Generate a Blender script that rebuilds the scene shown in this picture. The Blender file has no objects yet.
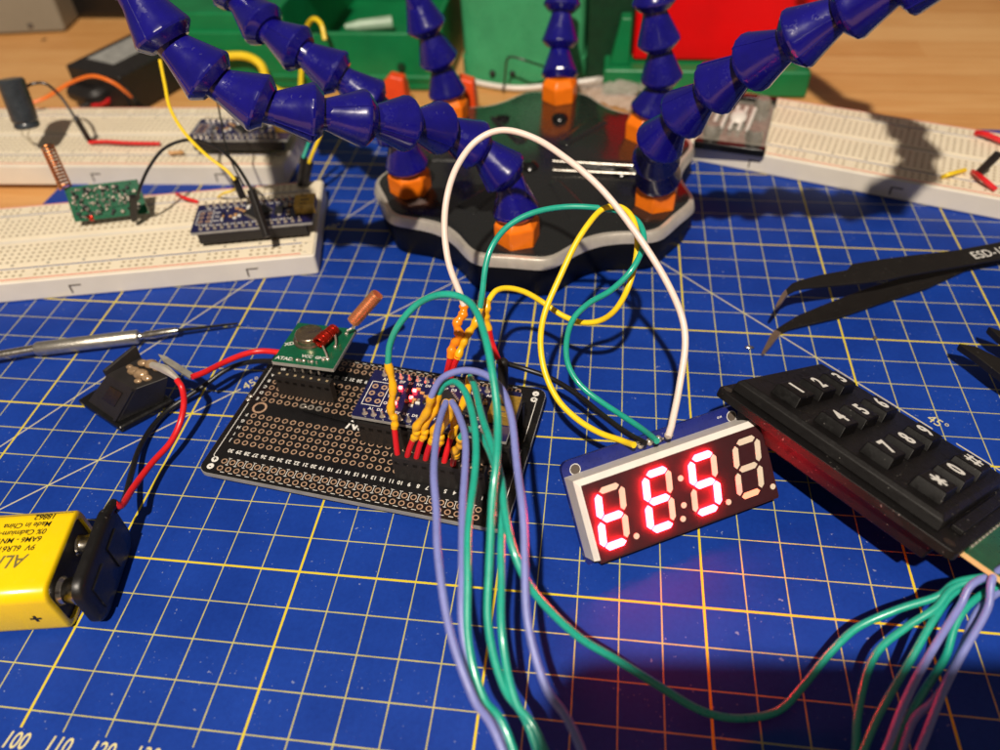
import bpy, bmesh, math, random
from mathutils import Vector, Matrix
random.seed(7)
S = 0.01                      # everything below is written in centimetres
sc = bpy.context.scene
COL = sc.collection
V = Vector

# ------------------------------------------------------------------ camera numbers (calibrated from the mat's 1 cm grid)
FPX = 775.965
CAM = V((21.9799, -4.6677, 17.0941))
RX = V((0.99184476, 0.12089539, -0.04035192))
RY = V((0.05659013, -0.70142089, -0.71049722))
RZ = V((-0.1141995, 0.70241942, -0.70254212))

def ray(px, py):
    return RX * ((px - 500) / FPX) + RY * ((py - 375) / FPX) + RZ
def at(px, py, z=0.0):
    d = ray(px, py); return CAM + d * ((z - CAM.z) / d.z)
def atd(px, py, depth):
    return CAM + ray(px, py) * depth

# ------------------------------------------------------------------ materials
def lin(c):
    return tuple(((v / 255) / 12.92 if v / 255 <= 0.04045 else ((v / 255 + 0.055) / 1.055) ** 2.4) for v in c)

class NT:
    def __init__(self, name):
        self.m = bpy.data.materials.new(name); self.m.use_nodes = True
        self.t = self.m.node_tree; self.n = self.t.nodes; self.l = self.t.links
        self.b = self.n['Principled BSDF']
        tc = self.n.new('ShaderNodeTexCoord')
        sc_ = self.n.new('ShaderNodeVectorMath'); sc_.operation = 'SCALE'; sc_.inputs['Scale'].default_value = 100
        self.l.new(tc.outputs['Object'], sc_.inputs[0]); self.P = sc_.outputs[0]
    def put(self, sock, v):
        if hasattr(v, 'is_output') or isinstance(v, bpy.types.NodeSocket): self.l.new(v, sock)
        else: sock.default_value = v
    def math(self, op, a, b=0.0, c=0.0):
        n = self.n.new('ShaderNodeMath'); n.operation = op
        self.put(n.inputs[0], a); self.put(n.inputs[1], b); self.put(n.inputs[2], c); return n.outputs[0]
    def noise(self, scale, detail=3, rough=.5, vec=None, stretch=None):
        v = vec or self.P
        if stretch:
            mp = self.n.new('ShaderNodeVectorMath'); mp.operation = 'MULTIPLY'
            self.l.new(v, mp.inputs[0]); mp.inputs[1].default_value = stretch; v = mp.outputs[0]
        n = self.n.new('ShaderNodeTexNoise'); self.l.new(v, n.inputs['Vector'])
        n.inputs['Scale'].default_value = scale; n.inputs['Detail'].default_value = detail; n.inputs['Roughness'].default_value = rough
        return n.outputs['Fac']
    def ramp(self, f, stops, interp='LINEAR'):
        r = self.n.new('ShaderNodeValToRGB'); r.color_ramp.interpolation = interp
        e = r.color_ramp.elements
        while len(e) < len(stops): e.new(.5)
        for k, (p, c) in enumerate(stops):
            e[k].position = p; e[k].color = (*c, 1) if len(c) == 3 else c
        self.put(r.inputs[0], f); return r.outputs[0]
    def mix(self, f, a, b):
        n = self.n.new('ShaderNodeMix'); n.data_type = 'RGBA'
        self.put(n.inputs[0], f)
        for s, v in ((n.inputs[6], a), (n.inputs[7], b)):
            self.put(s, (*v, 1) if isinstance(v, tuple) and len(v) == 3 else v)
        return n.outputs[2]
    def bump(self, h, strength=.2, dist=.0002):
        b = self.n.new('ShaderNodeBump'); b.inputs['Strength'].default_value = strength; b.inputs['Distance'].default_value = dist
        self.l.new(h, b.inputs['Height']); self.l.new(b.outputs[0], self.b.inputs['Normal'])

def mk(name, rgb, rough=.5, metal=0., var=.12, vs=2.5, bump=0., bs=12., spec=.5, coat=0., sss=0., alpha=None, trans=0., dust=0., scuff=0.):
    t = NT(name); c = lin(rgb)
    lo = tuple(v * (1 - var) for v in c); hi = tuple(min(1, v * (1 + var)) for v in c)
    f = t.noise(vs, 4, .6)
    colr = t.ramp(f, [(.3, lo), (.7, hi)])
    if dust:
        d1 = t.math('GREATER_THAN', t.noise(13, 2, .5), .70); d2 = t.math('GREATER_THAN', t.noise(.9, 3, .6), .5)
        colr = t.mix(t.math('MULTIPLY', t.math('MULTIPLY', d1, d2), dust), colr, lin((150, 146, 140)))
    t.l.new(colr, t.b.inputs['Base Color'])
    f2 = t.noise(vs * 3.3, 3)
    rg = t.math('MULTIPLY_ADD', f2, .22, max(.02, rough - .11))
    if scuff: rg = t.math('MULTIPLY_ADD', t.math('GREATER_THAN', t.noise(1.6, 4, .7), .56), scuff, rg)
    t.l.new(rg, t.b.inputs['Roughness'])
    t.b.inputs['Metallic'].default_value = metal
    t.b.inputs['Specular IOR Level'].default_value = spec
    if coat: t.b.inputs['Coat Weight'].default_value = coat; t.b.inputs['Coat Roughness'].default_value = .12
    if sss:
        t.b.inputs['Subsurface Weight'].default_value = sss; t.b.inputs['Subsurface Radius'].default_value = (.002, .0015, .001); t.b.inputs['Subsurface Scale'].default_value = 1
    if trans: t.b.inputs['Transmission Weight'].default_value = trans
    if bump: t.bump(t.noise(bs, 4, .7), bump)
    return t.m

def mk_emit(name, rgb, col, strength):
    m = mk(name, rgb, .4, var=.02); b = m.node_tree.nodes['Principled BSDF']
    b.inputs['Emission Color'].default_value = (*col, 1); b.inputs['Emission Strength'].default_value = strength
    return m

M = {}
M['black_plastic'] = mk('black_plastic', (30, 27, 26), .5, bump=.25, bs=30, var=.2)
M['black_gloss'] = mk('black_gloss', (16, 16, 17), .22, var=.3, bump=.03, bs=6)
M['black_rubber'] = mk('black_rubber', (16, 15, 15), .42, dust=.25, bump=.15, bs=9, var=.3)
M['black_wire'] = mk('black_wire', (22, 22, 24), .36, var=.2)
M['keypad_black'] = mk('keypad_black', (14, 12, 12), .46, dust=.45, scuff=.12, spec=.35, bump=.3, bs=45, var=.18)
M['key_black'] = mk('key_black', (9, 8, 8), .4, dust=.3, scuff=.12, spec=.25, bump=.12, bs=45, var=.15)
M['arm_blue'] = mk('arm_blue', (17, 13, 112), .2, var=.2, vs=1.2, bump=.09, bs=3.5, coat=.4, dust=.12, scuff=.14)
M['orange'] = mk('orange_plastic', (246, 122, 16), .35, var=.08, bump=.05, sss=.05)
M['orange_red'] = mk('orange_red_plastic', (235, 74, 22), .4, var=.1)
M['base_side'] = mk('black_side', (9, 9, 11), .55, var=.2, spec=.25)
M['silver'] = mk('silver_rim', (222, 215, 202), .36, .6, var=.12, vs=2, bump=.15, bs=9)
M['steel'] = mk('steel', (205, 200, 190), .22, 1., var=.08)
M['solder'] = mk('solder', (214, 204, 190), .25, .7, var=.2, bump=.4, bs=8)
M['copper'] = mk('copper', (246, 178, 128), .25, .8, var=.12, vs=6)
M['copper_dark'] = mk('bare_copper', (206, 136, 84), .25, 1., var=.2, vs=6)
M['pen_body'] = mk('pen_body', (158, 184, 160), .4)
M['red_copper'] = mk('enamelled_copper', (176, 38, 22), .22, .7, var=.2)
M['gold'] = mk('gold_pad', (212, 170, 74), .32, .7, var=.2, vs=9)
M['pad'] = mk('tinned_pad', (206, 170, 140), .4, .35, var=.2, vs=9)
M['pcb_black'] = mk('pcb_black', (20, 19, 20), .3, var=.2, vs=3, bump=.05, bs=20, coat=.2)
M['pcb_edge'] = mk('pcb_edge', (150, 148, 142), .6, var=.15)
M['pcb_edge_beige'] = mk('pcb_edge_beige', (214, 178, 120), .6, var=.1)
M['pcb_green'] = mk('pcb_green', (10, 88, 58), .3, var=.2, coat=.2)
M['pcb_blue'] = mk('pcb_blue', (28, 38, 112), .3, var=.15, coat=.3)
M['pcb_navy'] = mk('pcb_navy', (24, 26, 72), .32, var=.15, coat=.2)
M['silk'] = mk('silk_white', (228, 226, 220), .6, var=.05)
M['dim_silk'] = mk('silk_grey', (170, 168, 160), .6, var=.08)
M['white_plastic'] = mk('white_plastic', (226, 220, 212), .45, var=.05, bump=.05)
M['bread'] = mk('breadboard_plastic', (238, 226, 200), .5, var=.04, vs=.6, bump=.05, sss=.05)
M['bread_side'] = mk('breadboard_side', (226, 219, 205), .5, var=.05, vs=.6, bump=.08)
M['bread_hole'] = mk('contact_hole', (166, 146, 112), .6, var=.2)
M['rail_red'] = mk('rail_red', (222, 84, 66), .6, var=.1)
M['rail_blue'] = mk('rail_blue', (70, 98, 160), .6, var=.1)
M['dark_mark'] = mk('dark_mark', (84, 74, 66), .6, var=.1)
M['face'] = mk('display_face', (52, 14, 20), .5, var=.06)
M['seg_off'] = mk('segment_unlit', (214, 200, 178), .5, var=.06)
M['teal'] = mk('teal_silicone', (30, 162, 140), .3, coat=.5, dust=.12, scuff=.1, var=.08, bump=.06, sss=.08)
M['purple'] = mk('purple_silicone', (122, 130, 194), .38, dust=.12, scuff=.1, var=.08, bump=.06, sss=.08)
M['white_wire'] = mk('white_silicone', (228, 210, 200), .38, var=.05, sss=.08)
M['yellow_wire'] = mk('yellow_silicone', (244, 208, 34), .36, var=.07, sss=.06)
M['red_wire'] = mk('red_silicone', (216, 30, 36), .34, var=.1)
M['orange_wire'] = mk('orange_silicone', (238, 116, 34), .4, var=.06)
M['shrink_y'] = mk('yellow_heat_shrink', (238, 178, 24), .3, var=.1, vs=5, bump=.3, bs=5, coat=.3)
M['shrink_o'] = mk('orange_heat_shrink', (244, 138, 18), .3, var=.1, vs=5, bump=.3, bs=5, coat=.3)
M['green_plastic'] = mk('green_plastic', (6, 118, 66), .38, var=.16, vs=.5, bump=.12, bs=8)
M['green_light'] = mk('green_shiny', (62, 150, 100), .3, var=.12, vs=.8, bump=.5, bs=10)
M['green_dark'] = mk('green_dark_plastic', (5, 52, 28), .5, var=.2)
M['red_plastic'] = mk('red_plastic', (226, 0, 8), .5, spec=.3, var=.08, vs=.4)
M['blue_plastic'] = mk('blue_plastic', (20, 110, 225), .4, var=.05)
M['grey_case'] = mk('grey_case', (134, 126, 110), .55, var=.06, vs=.6, bump=.08)
M['battery_yellow'] = mk('battery_yellow', (246, 208, 8), .26, var=.04, vs=1, coat=.35, bump=.12, bs=1.2, scuff=.1)
M['ink'] = mk('black_ink', (30, 26, 12), .5, var=.1)
M['ink_grey'] = mk('grey_ink', (132, 122, 72), .45, .3, var=.1)
M['paper_grey'] = mk('grey_label', (150, 150, 146), .6, var=.25, vs=2)
M['tweezer'] = mk('tweezer_coating', (29, 26, 24), .5, .3, dust=.2, var=.15, vs=1.5, bump=.2, bs=40)
M['tweezer_tip'] = mk('bare_steel_tip', (186, 158, 138), .35, .85, var=.15)
M['alu'] = mk('knurled_aluminium', (196, 192, 182), .34, .9, var=.12, vs=7, bump=.6, bs=14)
M['hot_glue'] = mk('flux_solder_blob', (168, 140, 108), .25, .35, var=.35, vs=5, bump=.6, bs=4)
M['glass_can'] = mk('crystal_can', (176, 158, 134), .24, .95, var=.1, vs=3)
M['clear'] = mk('smoky_clear_plastic', (150, 146, 136), .16, 0, var=.3, vs=2.5, trans=.25, bump=.3, bs=3)
M['cap_sleeve'] = mk('capacitor_sleeve', (50, 56, 62), .3, var=.3, vs=3, coat=.3)
M['phone_black'] = mk('phone_black', (18, 18, 20), .3, var=.1)
M['resistor'] = mk('resistor_body', (196, 150, 96), .5, var=.2, vs=8)
M['chip'] = mk('chip_epoxy', (34, 34, 37), .45, var=.1, bump=.1)
M['lit'] = mk_emit('segment_lit', (240, 200, 190), (1., .0095, .022), 115.)
M['lit_weak'] = mk_emit('segment_weak', (230, 190, 160), (1., .06, .01), 1.1)
M['lit_pink'] = mk_emit('segment_faint', (230, 190, 170), (1., .02, .06), .6)
M['led_red'] = mk_emit('indicator_led', (240, 190, 180), (1., .025, .025), 28.)
M['print'] = mk('mat_print', (214, 204, 148), .5, var=.08)

# transparent zip bag
def bag_mat():
    t = NT('clear_film')
    t.b.inputs['Roughness'].default_value = .12
    t.b.inputs['Base Color'].default_value = (.75, .66, .6, 1)
    t.b.inputs['Alpha'].default_value = .5
    t.bump(t.noise(2.2, 4, .6), 1., .004)
    return t.m
M['film'] = bag_mat()

def wood_mat():
    t = NT('bamboo_wood')
    sep = t.n.new('ShaderNodeSeparateXYZ'); t.l.new(t.P, sep.inputs[0]); x, y, z = sep.outputs
    # strips 2.1 cm wide running along x, each of its own tone
    row = t.math('FLOOR', t.math('DIVIDE', y, 2.1))
    off = t.math('MULTIPLY', row, 7.31)
    colx = t.math('FLOOR', t.math('DIVIDE', t.math('ADD', x, off), 34.))
    cmb = t.n.new('ShaderNodeCombineXYZ'); t.l.new(row, cmb.inputs[0]); t.l.new(colx, cmb.inputs[1])
    wn = t.n.new('ShaderNodeTexWhiteNoise'); wn.noise_dimensions = '3D'; t.l.new(cmb.outputs[0], wn.inputs['Vector'])
    grain = t.noise(1.0, 6, .65, stretch=(.16, 5.5, 1))
    fine = t.noise(1.0, 4, .7, stretch=(.5, 26, 1))
    node = t.noise(.55, 2, .5, stretch=(.8, .5, 1))
    f = t.math('ADD', t.math('MULTIPLY', grain, .55), t.math('ADD', t.math('MULTIPLY', fine, .3), t.math('MULTIPLY', wn.outputs[0], .22)))
    f = t.math('ADD', f, t.math('MULTIPLY', node, .12))
    c = t.ramp(f, [(.34, lin((190, 128, 66))), (.52, lin((212, 154, 90))), (.72, lin((228, 178, 116)))])
    edge = t.math('LESS_THAN', t.math('ABSOLUTE', t.math('SUBTRACT', t.math('FRACT', t.math('DIVIDE', y, 2.1)), .5)), .487)
    c = t.mix(t.math('MULTIPLY', t.math('SUBTRACT', 1., edge), .35), c, lin((150, 96, 48)))
    t.l.new(c, t.b.inputs['Base Color']); t.b.inputs['Roughness'].default_value = .42
    t.bump(fine, .15)
    return t.m
M['wood'] = wood_mat()

def mat_mat():
    t = NT('cutting_mat_vinyl')
    sep = t.n.new('ShaderNodeSeparateXYZ'); t.l.new(t.P, sep.inputs[0]); x, y, z = sep.outputs
    def dist(v, period):
        a = t.math('ABSOLUTE', t.math('SUBTRACT', t.math('FRACT', t.math('ADD', t.math('DIVIDE', v, period), .5)), .5))
        return t.math('MULTIPLY', a, period)
    def lt(v, w): return t.math('LESS_THAN', v, w)
    inx = t.math('MULTIPLY', t.math('GREATER_THAN', x, -.03), t.math('LESS_THAN', x, 43.05))
    iny = t.math('MULTIPLY', t.math('GREATER_THAN', y, .96), t.math('LESS_THAN', y, 28.05))
    gapv = t.math('MULTIPLY', t.math('GREATER_THAN', y, .05), t.math('LESS_THAN', y, .62))
    iny2 = t.math('MULTIPLY', t.math('LESS_THAN', y, 28.05), t.math('MULTIPLY', t.math('GREATER_THAN', y, -.2), t.math('SUBTRACT', 1., gapv)))
    inside = t.math('MULTIPLY', inx, iny); insidev = t.math('MULTIPLY', inx, iny2)
    wob = t.math('MULTIPLY', t.math('SUBTRACT', t.noise(1.4, 3), .5), .012)
    thin = .0145; bold = .029
    tw = t.math('ADD', wob, thin); bw = t.math('ADD', wob, bold)
    thinl = t.math('MAXIMUM', t.math('MULTIPLY', lt(dist(x, 1.), tw), insidev), t.math('MULTIPLY', lt(dist(y, 1.), tw), inside))
    boldl = t.math('MAXIMUM', t.math('MULTIPLY', lt(dist(x, 5.), bw), insidev), t.math('MULTIPLY', lt(dist(y, 5.), bw), inside))
    def line(a, b, c):   # a x + b y = c
        n = math.hypot(a, b)
        return lt(t.math('ABSOLUTE', t.math('MULTIPLY_ADD', x, a / n, t.math('MULTIPLY_ADD', y, b / n, -c / n))), .022)
    g1 = t.math('SUBTRACT', 1., t.math('MULTIPLY', t.math('GREATER_THAN', x, 31.75), lt(x, 32.25)))
    g2 = t.math('SUBTRACT', 1., t.math('MULTIPLY', t.math('GREATER_THAN', x, 11.35), lt(x, 11.9)))
    g3 = t.math('SUBTRACT', 1., t.math('MULTIPLY', t.math('GREATER_THAN', x, 11.15), lt(x, 11.7)))
    diag = t.math('MAXIMUM', t.math('MULTIPLY', line(1, -1, 0), g3), t.math('MAXIMUM', t.math('MULTIPLY', line(1, 1, 43), g1), t.math('MULTIPLY', line(1.732, -1, 0), g2)))
    diag = t.math('MULTIPLY', diag, inside)
    blot = t.noise(.35, 5, .6); fine = t.noise(9, 3, .6)
    base = t.ramp(t.math('ADD', t.math('MULTIPLY', blot, .7), t.math('MULTIPLY', fine, .3)), [(.35, lin((11, 48, 134))), (.65, lin((20, 62, 158)))])
    # cutting scars and dust
    sp = t.noise(5.5, 2, .5); dust = t.math('GREATER_THAN', sp, .725)
    sp2 = t.noise(16, 1, .5); dust = t.math('MULTIPLY', t.math('MAXIMUM', dust, t.math('GREATER_THAN', sp2, .745)), t.math('GREATER_THAN', t.noise(.7, 2), .5))
    rot = t.n.new('ShaderNodeVectorRotate'); t.l.new(t.P, rot.inputs['Vector']); rot.inputs['Angle'].default_value = .5
    scr = t.math('GREATER_THAN', t.noise(1.2, 2, .5, vec=rot.outputs[0], stretch=(.7, 16, 1)), .775)
    rot2 = t.n.new('ShaderNodeVectorRotate'); t.l.new(t.P, rot2.inputs['Vector']); rot2.inputs['Angle'].default_value = -1.0
    scr2 = t.math('GREATER_THAN', t.noise(1.0, 2, .5, vec=rot2.outputs[0], stretch=(.45, 22, 1)), .77)
    scr = t.math('MAXIMUM', scr, scr2)
    base = t.mix(t.math('MULTIPLY', scr, .3), base, lin((90, 108, 170)))
    stain = t.math('GREATER_THAN', t.noise(2.3, 4, .7), .785)
    base = t.mix(t.math('MULTIPLY', stain, .5), base, lin((96, 36, 44)))
    base = t.mix(t.math('MULTIPLY', dust, .55), base, lin((150, 160, 190)))
    worn = t.math('MULTIPLY_ADD', t.noise(3.0, 4, .7), .5, .55)
    c = t.mix(t.math('MULTIPLY', diag, .9), base, lin((206, 198, 160)))
    c = t.mix(t.math('MULTIPLY', thinl, t.math('MINIMUM', worn, 1.)), c, lin((208, 200, 88)))
    c = t.mix(boldl, c, lin((216, 196, 46)))
    t.l.new(c, t.b.inputs['Base Color'])
    t.l.new(t.math('MULTIPLY_ADD', blot, .2, .42), t.b.inputs['Roughness'])
    t.b.inputs['Specular IOR Level'].default_value = .24
    h = t.math('ADD', t.math('MULTIPLY', t.noise(40, 3), .5), t.math('MULTIPLY', thinl, .4))
    t.bump(h, .25, .0001)
    return t.m
M['mat'] = mat_mat()

# ------------------------------------------------------------------ mesh builder (centimetres in, metres out)
class MB:
    def __init__(self):
        self.v = []; self.f = []; self.mi = []; self.mats = []; self.cur = 0
    def mat(self, name):
        if name not in self.mats: self.mats.append(name)
        self.cur = self.mats.index(name); return self
    def add(self, vs, fs, T=None):
        if not self.mats: self.mat('black_plastic')
        o = len(self.v)
        self.v += [(T @ V(p)) if T is not None else V(p) for p in vs]
        self.f += [[i + o for i in f] for f in fs]; self.mi += [self.cur] * len(fs); return self
    def box(self, c, s, T=None, rz=0):
        x, y, z = (k / 2 for k in s); R = Matrix.Rotation(rz, 3, 'Z')
        vs = [V(c) + R @ V((a * x, b * y, d * z)) for a in (-1, 1) for b in (-1, 1) for d in (-1, 1)]
        return self.add(vs, [(0, 1, 3, 2), (4, 6, 7, 5), (0, 4, 5, 1), (2, 3, 7, 6), (0, 2, 6, 4), (1, 5, 7, 3)], T)
    def loft(self, rings, T=None, cap0=True, cap1=True):
        n = len(rings[0]); vs = [p for r in rings for p in r]; fs = []
        for k in range(len(rings) - 1):
            for i in range(n):
                j = (i + 1) % n; fs.append((k * n + i, k * n + j, (k + 1) * n + j, (k + 1) * n + i))
        if cap0: fs.append(tuple(range(n - 1, -1, -1)))
        if cap1: fs.append(tuple((len(rings) - 1) * n + i for i in range(n)))
        return self.add(vs, fs, T)
    def prism(self, poly, z0, z1, T=None):
        return self.loft([[(x, y, z0) for x, y in poly], [(x, y, z1) for x, y in poly]], T)
    def lathe(self, prof, T=None, n=28, caps=True):   # prof: (r, z) along local z
        rings = [[(r * math.cos(2 * math.pi * i / n), r * math.sin(2 * math.pi * i / n), z) for i in range(n)] for r, z in prof]
        return self.loft(rings, T, caps, caps)
    def tube(self, pts, r, n=10, T=None, smooth=True, sub=8, jit=0.):
        pts = [V(p) for p in pts]
        rs = r if isinstance(r, (list, tuple)) else None
        if smooth and len(pts) > 2:
            P, F = catmull(pts, sub)
            if jit:
                ph = random.uniform(0, 9); al = 0
                for k_ in range(1, len(P) - 1):
                    al += (P[k_] - P[k_ - 1]).length; e_ = min(1, k_ / 6, (len(P) - 1 - k_) / 6)
                    P[k_] = P[k_] + V((math.sin(al * 1.9 + ph), math.sin(al * 2.7 + 2 * ph) * .5, math.sin(al * 2.3 + ph * 1.7))) * jit * e_
        else: P, F = pts, list(range(len(pts)))
        rad = [(_lerp(rs, f) if rs else r) for f in F]
        up = None; rings = []
        for i, p in enumerate(P):
            tg = (P[min(i + 1, len(P) - 1)] - P[max(i - 1, 0)]).normalized()
            if up is None:
                up = V((0, 0, 1)) if abs(tg.z) < .9 else V((1, 0, 0))
            a = (up - tg * up.dot(tg)).normalized(); b = tg.cross(a); up = a
            rings.append([p + (a * math.cos(t) + b * math.sin(t)) * rad[i] for t in (2 * math.pi * k / n for k in range(n))])
        return self.loft(rings, T)
    def ball(self, c, r, T=None, nu=12, nv=8, sc_=(1, 1, 1)):
        c = V(c); rings = []
        for j in range(1, nv):
            a = math.pi * j / nv
            rings.append([c + V((sc_[0] * r * math.sin(a) * math.cos(2 * math.pi * i / nu), sc_[1] * r * math.sin(a) * math.sin(2 * math.pi * i / nu), -sc_[2] * r * math.cos(a))) for i in range(nu)])
        return self.loft(rings, T)
    def text(self, s, size, T, bold=0., thick=.006, align='CENTER', shear=0., sx=1., lift=.004):
        c = bpy.data.curves.new('t', 'FONT'); c.body = s; c.size = size; c.align_x = align; c.align_y = 'CENTER'
        c.offset = bold * size; c.extrude = thick / 2; c.shear = shear; c.resolution_u = 3
        o = bpy.data.objects.new('t', c); COL.objects.link(o)
        dg = bpy.context.evaluated_depsgraph_get(); me = bpy.data.meshes.new_from_object(o.evaluated_get(dg))
        TT = T @ Matrix.Translation((0, 0, thick / 2 + lift)) @ Matrix.Diagonal((sx, 1, 1, 1))
        self.add([v.co.copy() for v in me.vertices], [tuple(p.vertices) for p in me.polygons], TT)
        bpy.data.objects.remove(o); bpy.data.curves.remove(c); bpy.data.meshes.remove(me); return self
    def mesh(self, name, smooth=True, ang=35):
        me = bpy.data.meshes.new(name)
        me.from_pydata([tuple(p * S) for p in self.v], [], self.f)
        for m in self.mats: me.materials.append(M[m])
        for p, i in zip(me.polygons, self.mi): p.material_index = i
        bm = bmesh.new(); bm.from_mesh(me); bmesh.ops.recalc_face_normals(bm, faces=bm.faces); bm.to_mesh(me); bm.free()
        if smooth:
            me.shade_smooth(); me.set_sharp_from_angle(angle=math.radians(ang))
        return me
    def build(self, name, parent=None, world=False, bevel=0., smooth=True, origin=None, ang=35, seg=2):
        """parent: an object. world=True -> coordinates are world ones, brought into the parent's frame"""
        if world and parent is not None:
            inv = (WM[parent.name]).inverted(); self.v = [inv @ p for p in self.v]
        if parent is None and origin is not None:
            o_ = V(origin); self.v = [p - o_ for p in self.v]
        me = self.mesh(name, smooth, ang)
        ob = bpy.data.objects.new(name, me); COL.objects.link(ob)
        if parent is not None:
            ob.parent = parent; WM[ob.name] = WM[parent.name]
        else:
            if origin is not None: ob.location = V(origin) * S
            WM[ob.name] = Matrix.Translation(V(origin) if origin is not None else V((0, 0, 0)))
        if bevel:
            b = ob.modifiers.new('bevel', 'BEVEL'); b.width = bevel * S; b.segments = seg; b.limit_method = 'ANGLE'; b.angle_limit = math.radians(35); b.harden_normals = True
        return ob
WM = {}
def _lerp(l, f):
    i = min(int(f), len(l) - 1); j = min(i + 1, len(l) - 1); return l[i] + (l[j] - l[i]) * (f - i)
def catmull(p, sub=8):
    P = []; F = []
    q = [p[0] * 2 - p[1]] + p + [p[-1] * 2 - p[-2]]
    for i in range(1, len(q) - 2):
        a, b, c, d = q[i - 1:i + 3]
        for k in range(sub):
            t = k / sub
            P.append(.5 * ((2 * b) + (c - a) * t + (2 * a - 5 * b + 4 * c - d) * t * t + (3 * b - a - 3 * c + d) * t ** 3)); F.append(i - 1 + t)
    P.append(p[-1]); F.append(len(p) - 1); return P, F
def frame(o, xdir, ydir=None, zdir=None):
    """matrix (cm) with local axes"""
    x = V(xdir).normalized()
    if zdir is None: z = x.cross(V(ydir)).normalized()
    else: z = (V(zdir) - x * V(zdir).dot(x)).normalized()
    y = z.cross(x)
    m = Matrix((x, y, z)).transposed().to_4x4(); m.translation = V(o); return m
def zframe(o, zdir, hint=(0, 0, 1)):
    z = V(zdir).normalized(); h = V(hint)
    if abs(h.normalized().dot(z)) > .95: h = V((1, 0, 0))
    x = h.cross(z).normalized(); y = z.cross(x)
    m = Matrix((x, y, z)).transposed().to_4x4(); m.translation = V(o); return m
def thing(name, label, cat, T=None, group=None):
    if T is None: T = Matrix.Identity(4)
    if isinstance(T, (Vector, tuple)): T = Matrix.Translation(V(T))
    o = bpy.data.objects.new(name, None); COL.objects.link(o); o.empty_display_size = .005
    W = T.copy(); W.translation = T.translation * S; o.matrix_world = W
    WM[o.name] = T
    o['label'] = label; o['category'] = cat
    if group: o['group'] = group
    return o
def tag(o, label, cat, group=None):
    o['label'] = label; o['category'] = cat
    if group: o['group'] = group
    return o
def rr(x0, y0, x1, y1, r, n=4):
    out = []
    for cx, cy, a0 in ((x1 - r, y0 + r, -90), (x1 - r, y1 - r, 0), (x0 + r, y1 - r, 90), (x0 + r, y0 + r, 180)):
        for k in range(n + 1):
            a = math.radians(a0 + 90 * k / n); out.append((cx + r * math.cos(a), cy + r * math.sin(a)))
    return out
def R3(yaw, tx=0, ty=0):
    return (Matrix.Rotation(math.radians(yaw), 4, 'Z') @ Matrix.Rotation(math.radians(tx), 4, 'X') @ Matrix.Rotation(math.radians(ty), 4, 'Y'))
def pose(o, yaw, tx=0, ty=0):
    m = R3(yaw, tx, ty); m.translation = V(o); return m
TR = Matrix.Translation
def RZm(a): return Matrix.Rotation(math.radians(a), 4, 'Z')

# ------------------------------------------------------------------ setting: desk
b = MB().mat('wood'); b.box((20, 40, -1.35), (240, 170, 2.0))
desk = b.build('desk', bevel=.2); desk['kind'] = 'structure'

# ------------------------------------------------------------------ cutting mat
cm = thing('cutting_mat', 'large blue cutting mat with yellow centimetre grid lying on the bamboo desk', 'cutting mat', (0, 0, 0))
b = MB().mat('mat'); b.prism(rr(-1.3, -1.2, 44.3, 29.3, .8), -.3, 0)
b.build('mat_sheet', cm)
b = MB().mat('print')
for k in range(4, 43):
    b.text(str(k * 10), .5, TR((k + .03, .33, 0)), bold=.01, thick=.003, shear=.2, sx=.78, lift=.001)
b.text('45°', .42, TR((31.95, 11.5, 0)) @ RZm(-45), thick=.003, lift=.001)
b.text('45°', .42, TR((11.42, 11.42, 0)) @ RZm(45), thick=.003, lift=.001)
b.text('60°', .42, TR((11.62, 20.15, 0)) @ RZm(20), thick=.003, lift=.001)
b.build('printed_scale', cm, smooth=False)

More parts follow.
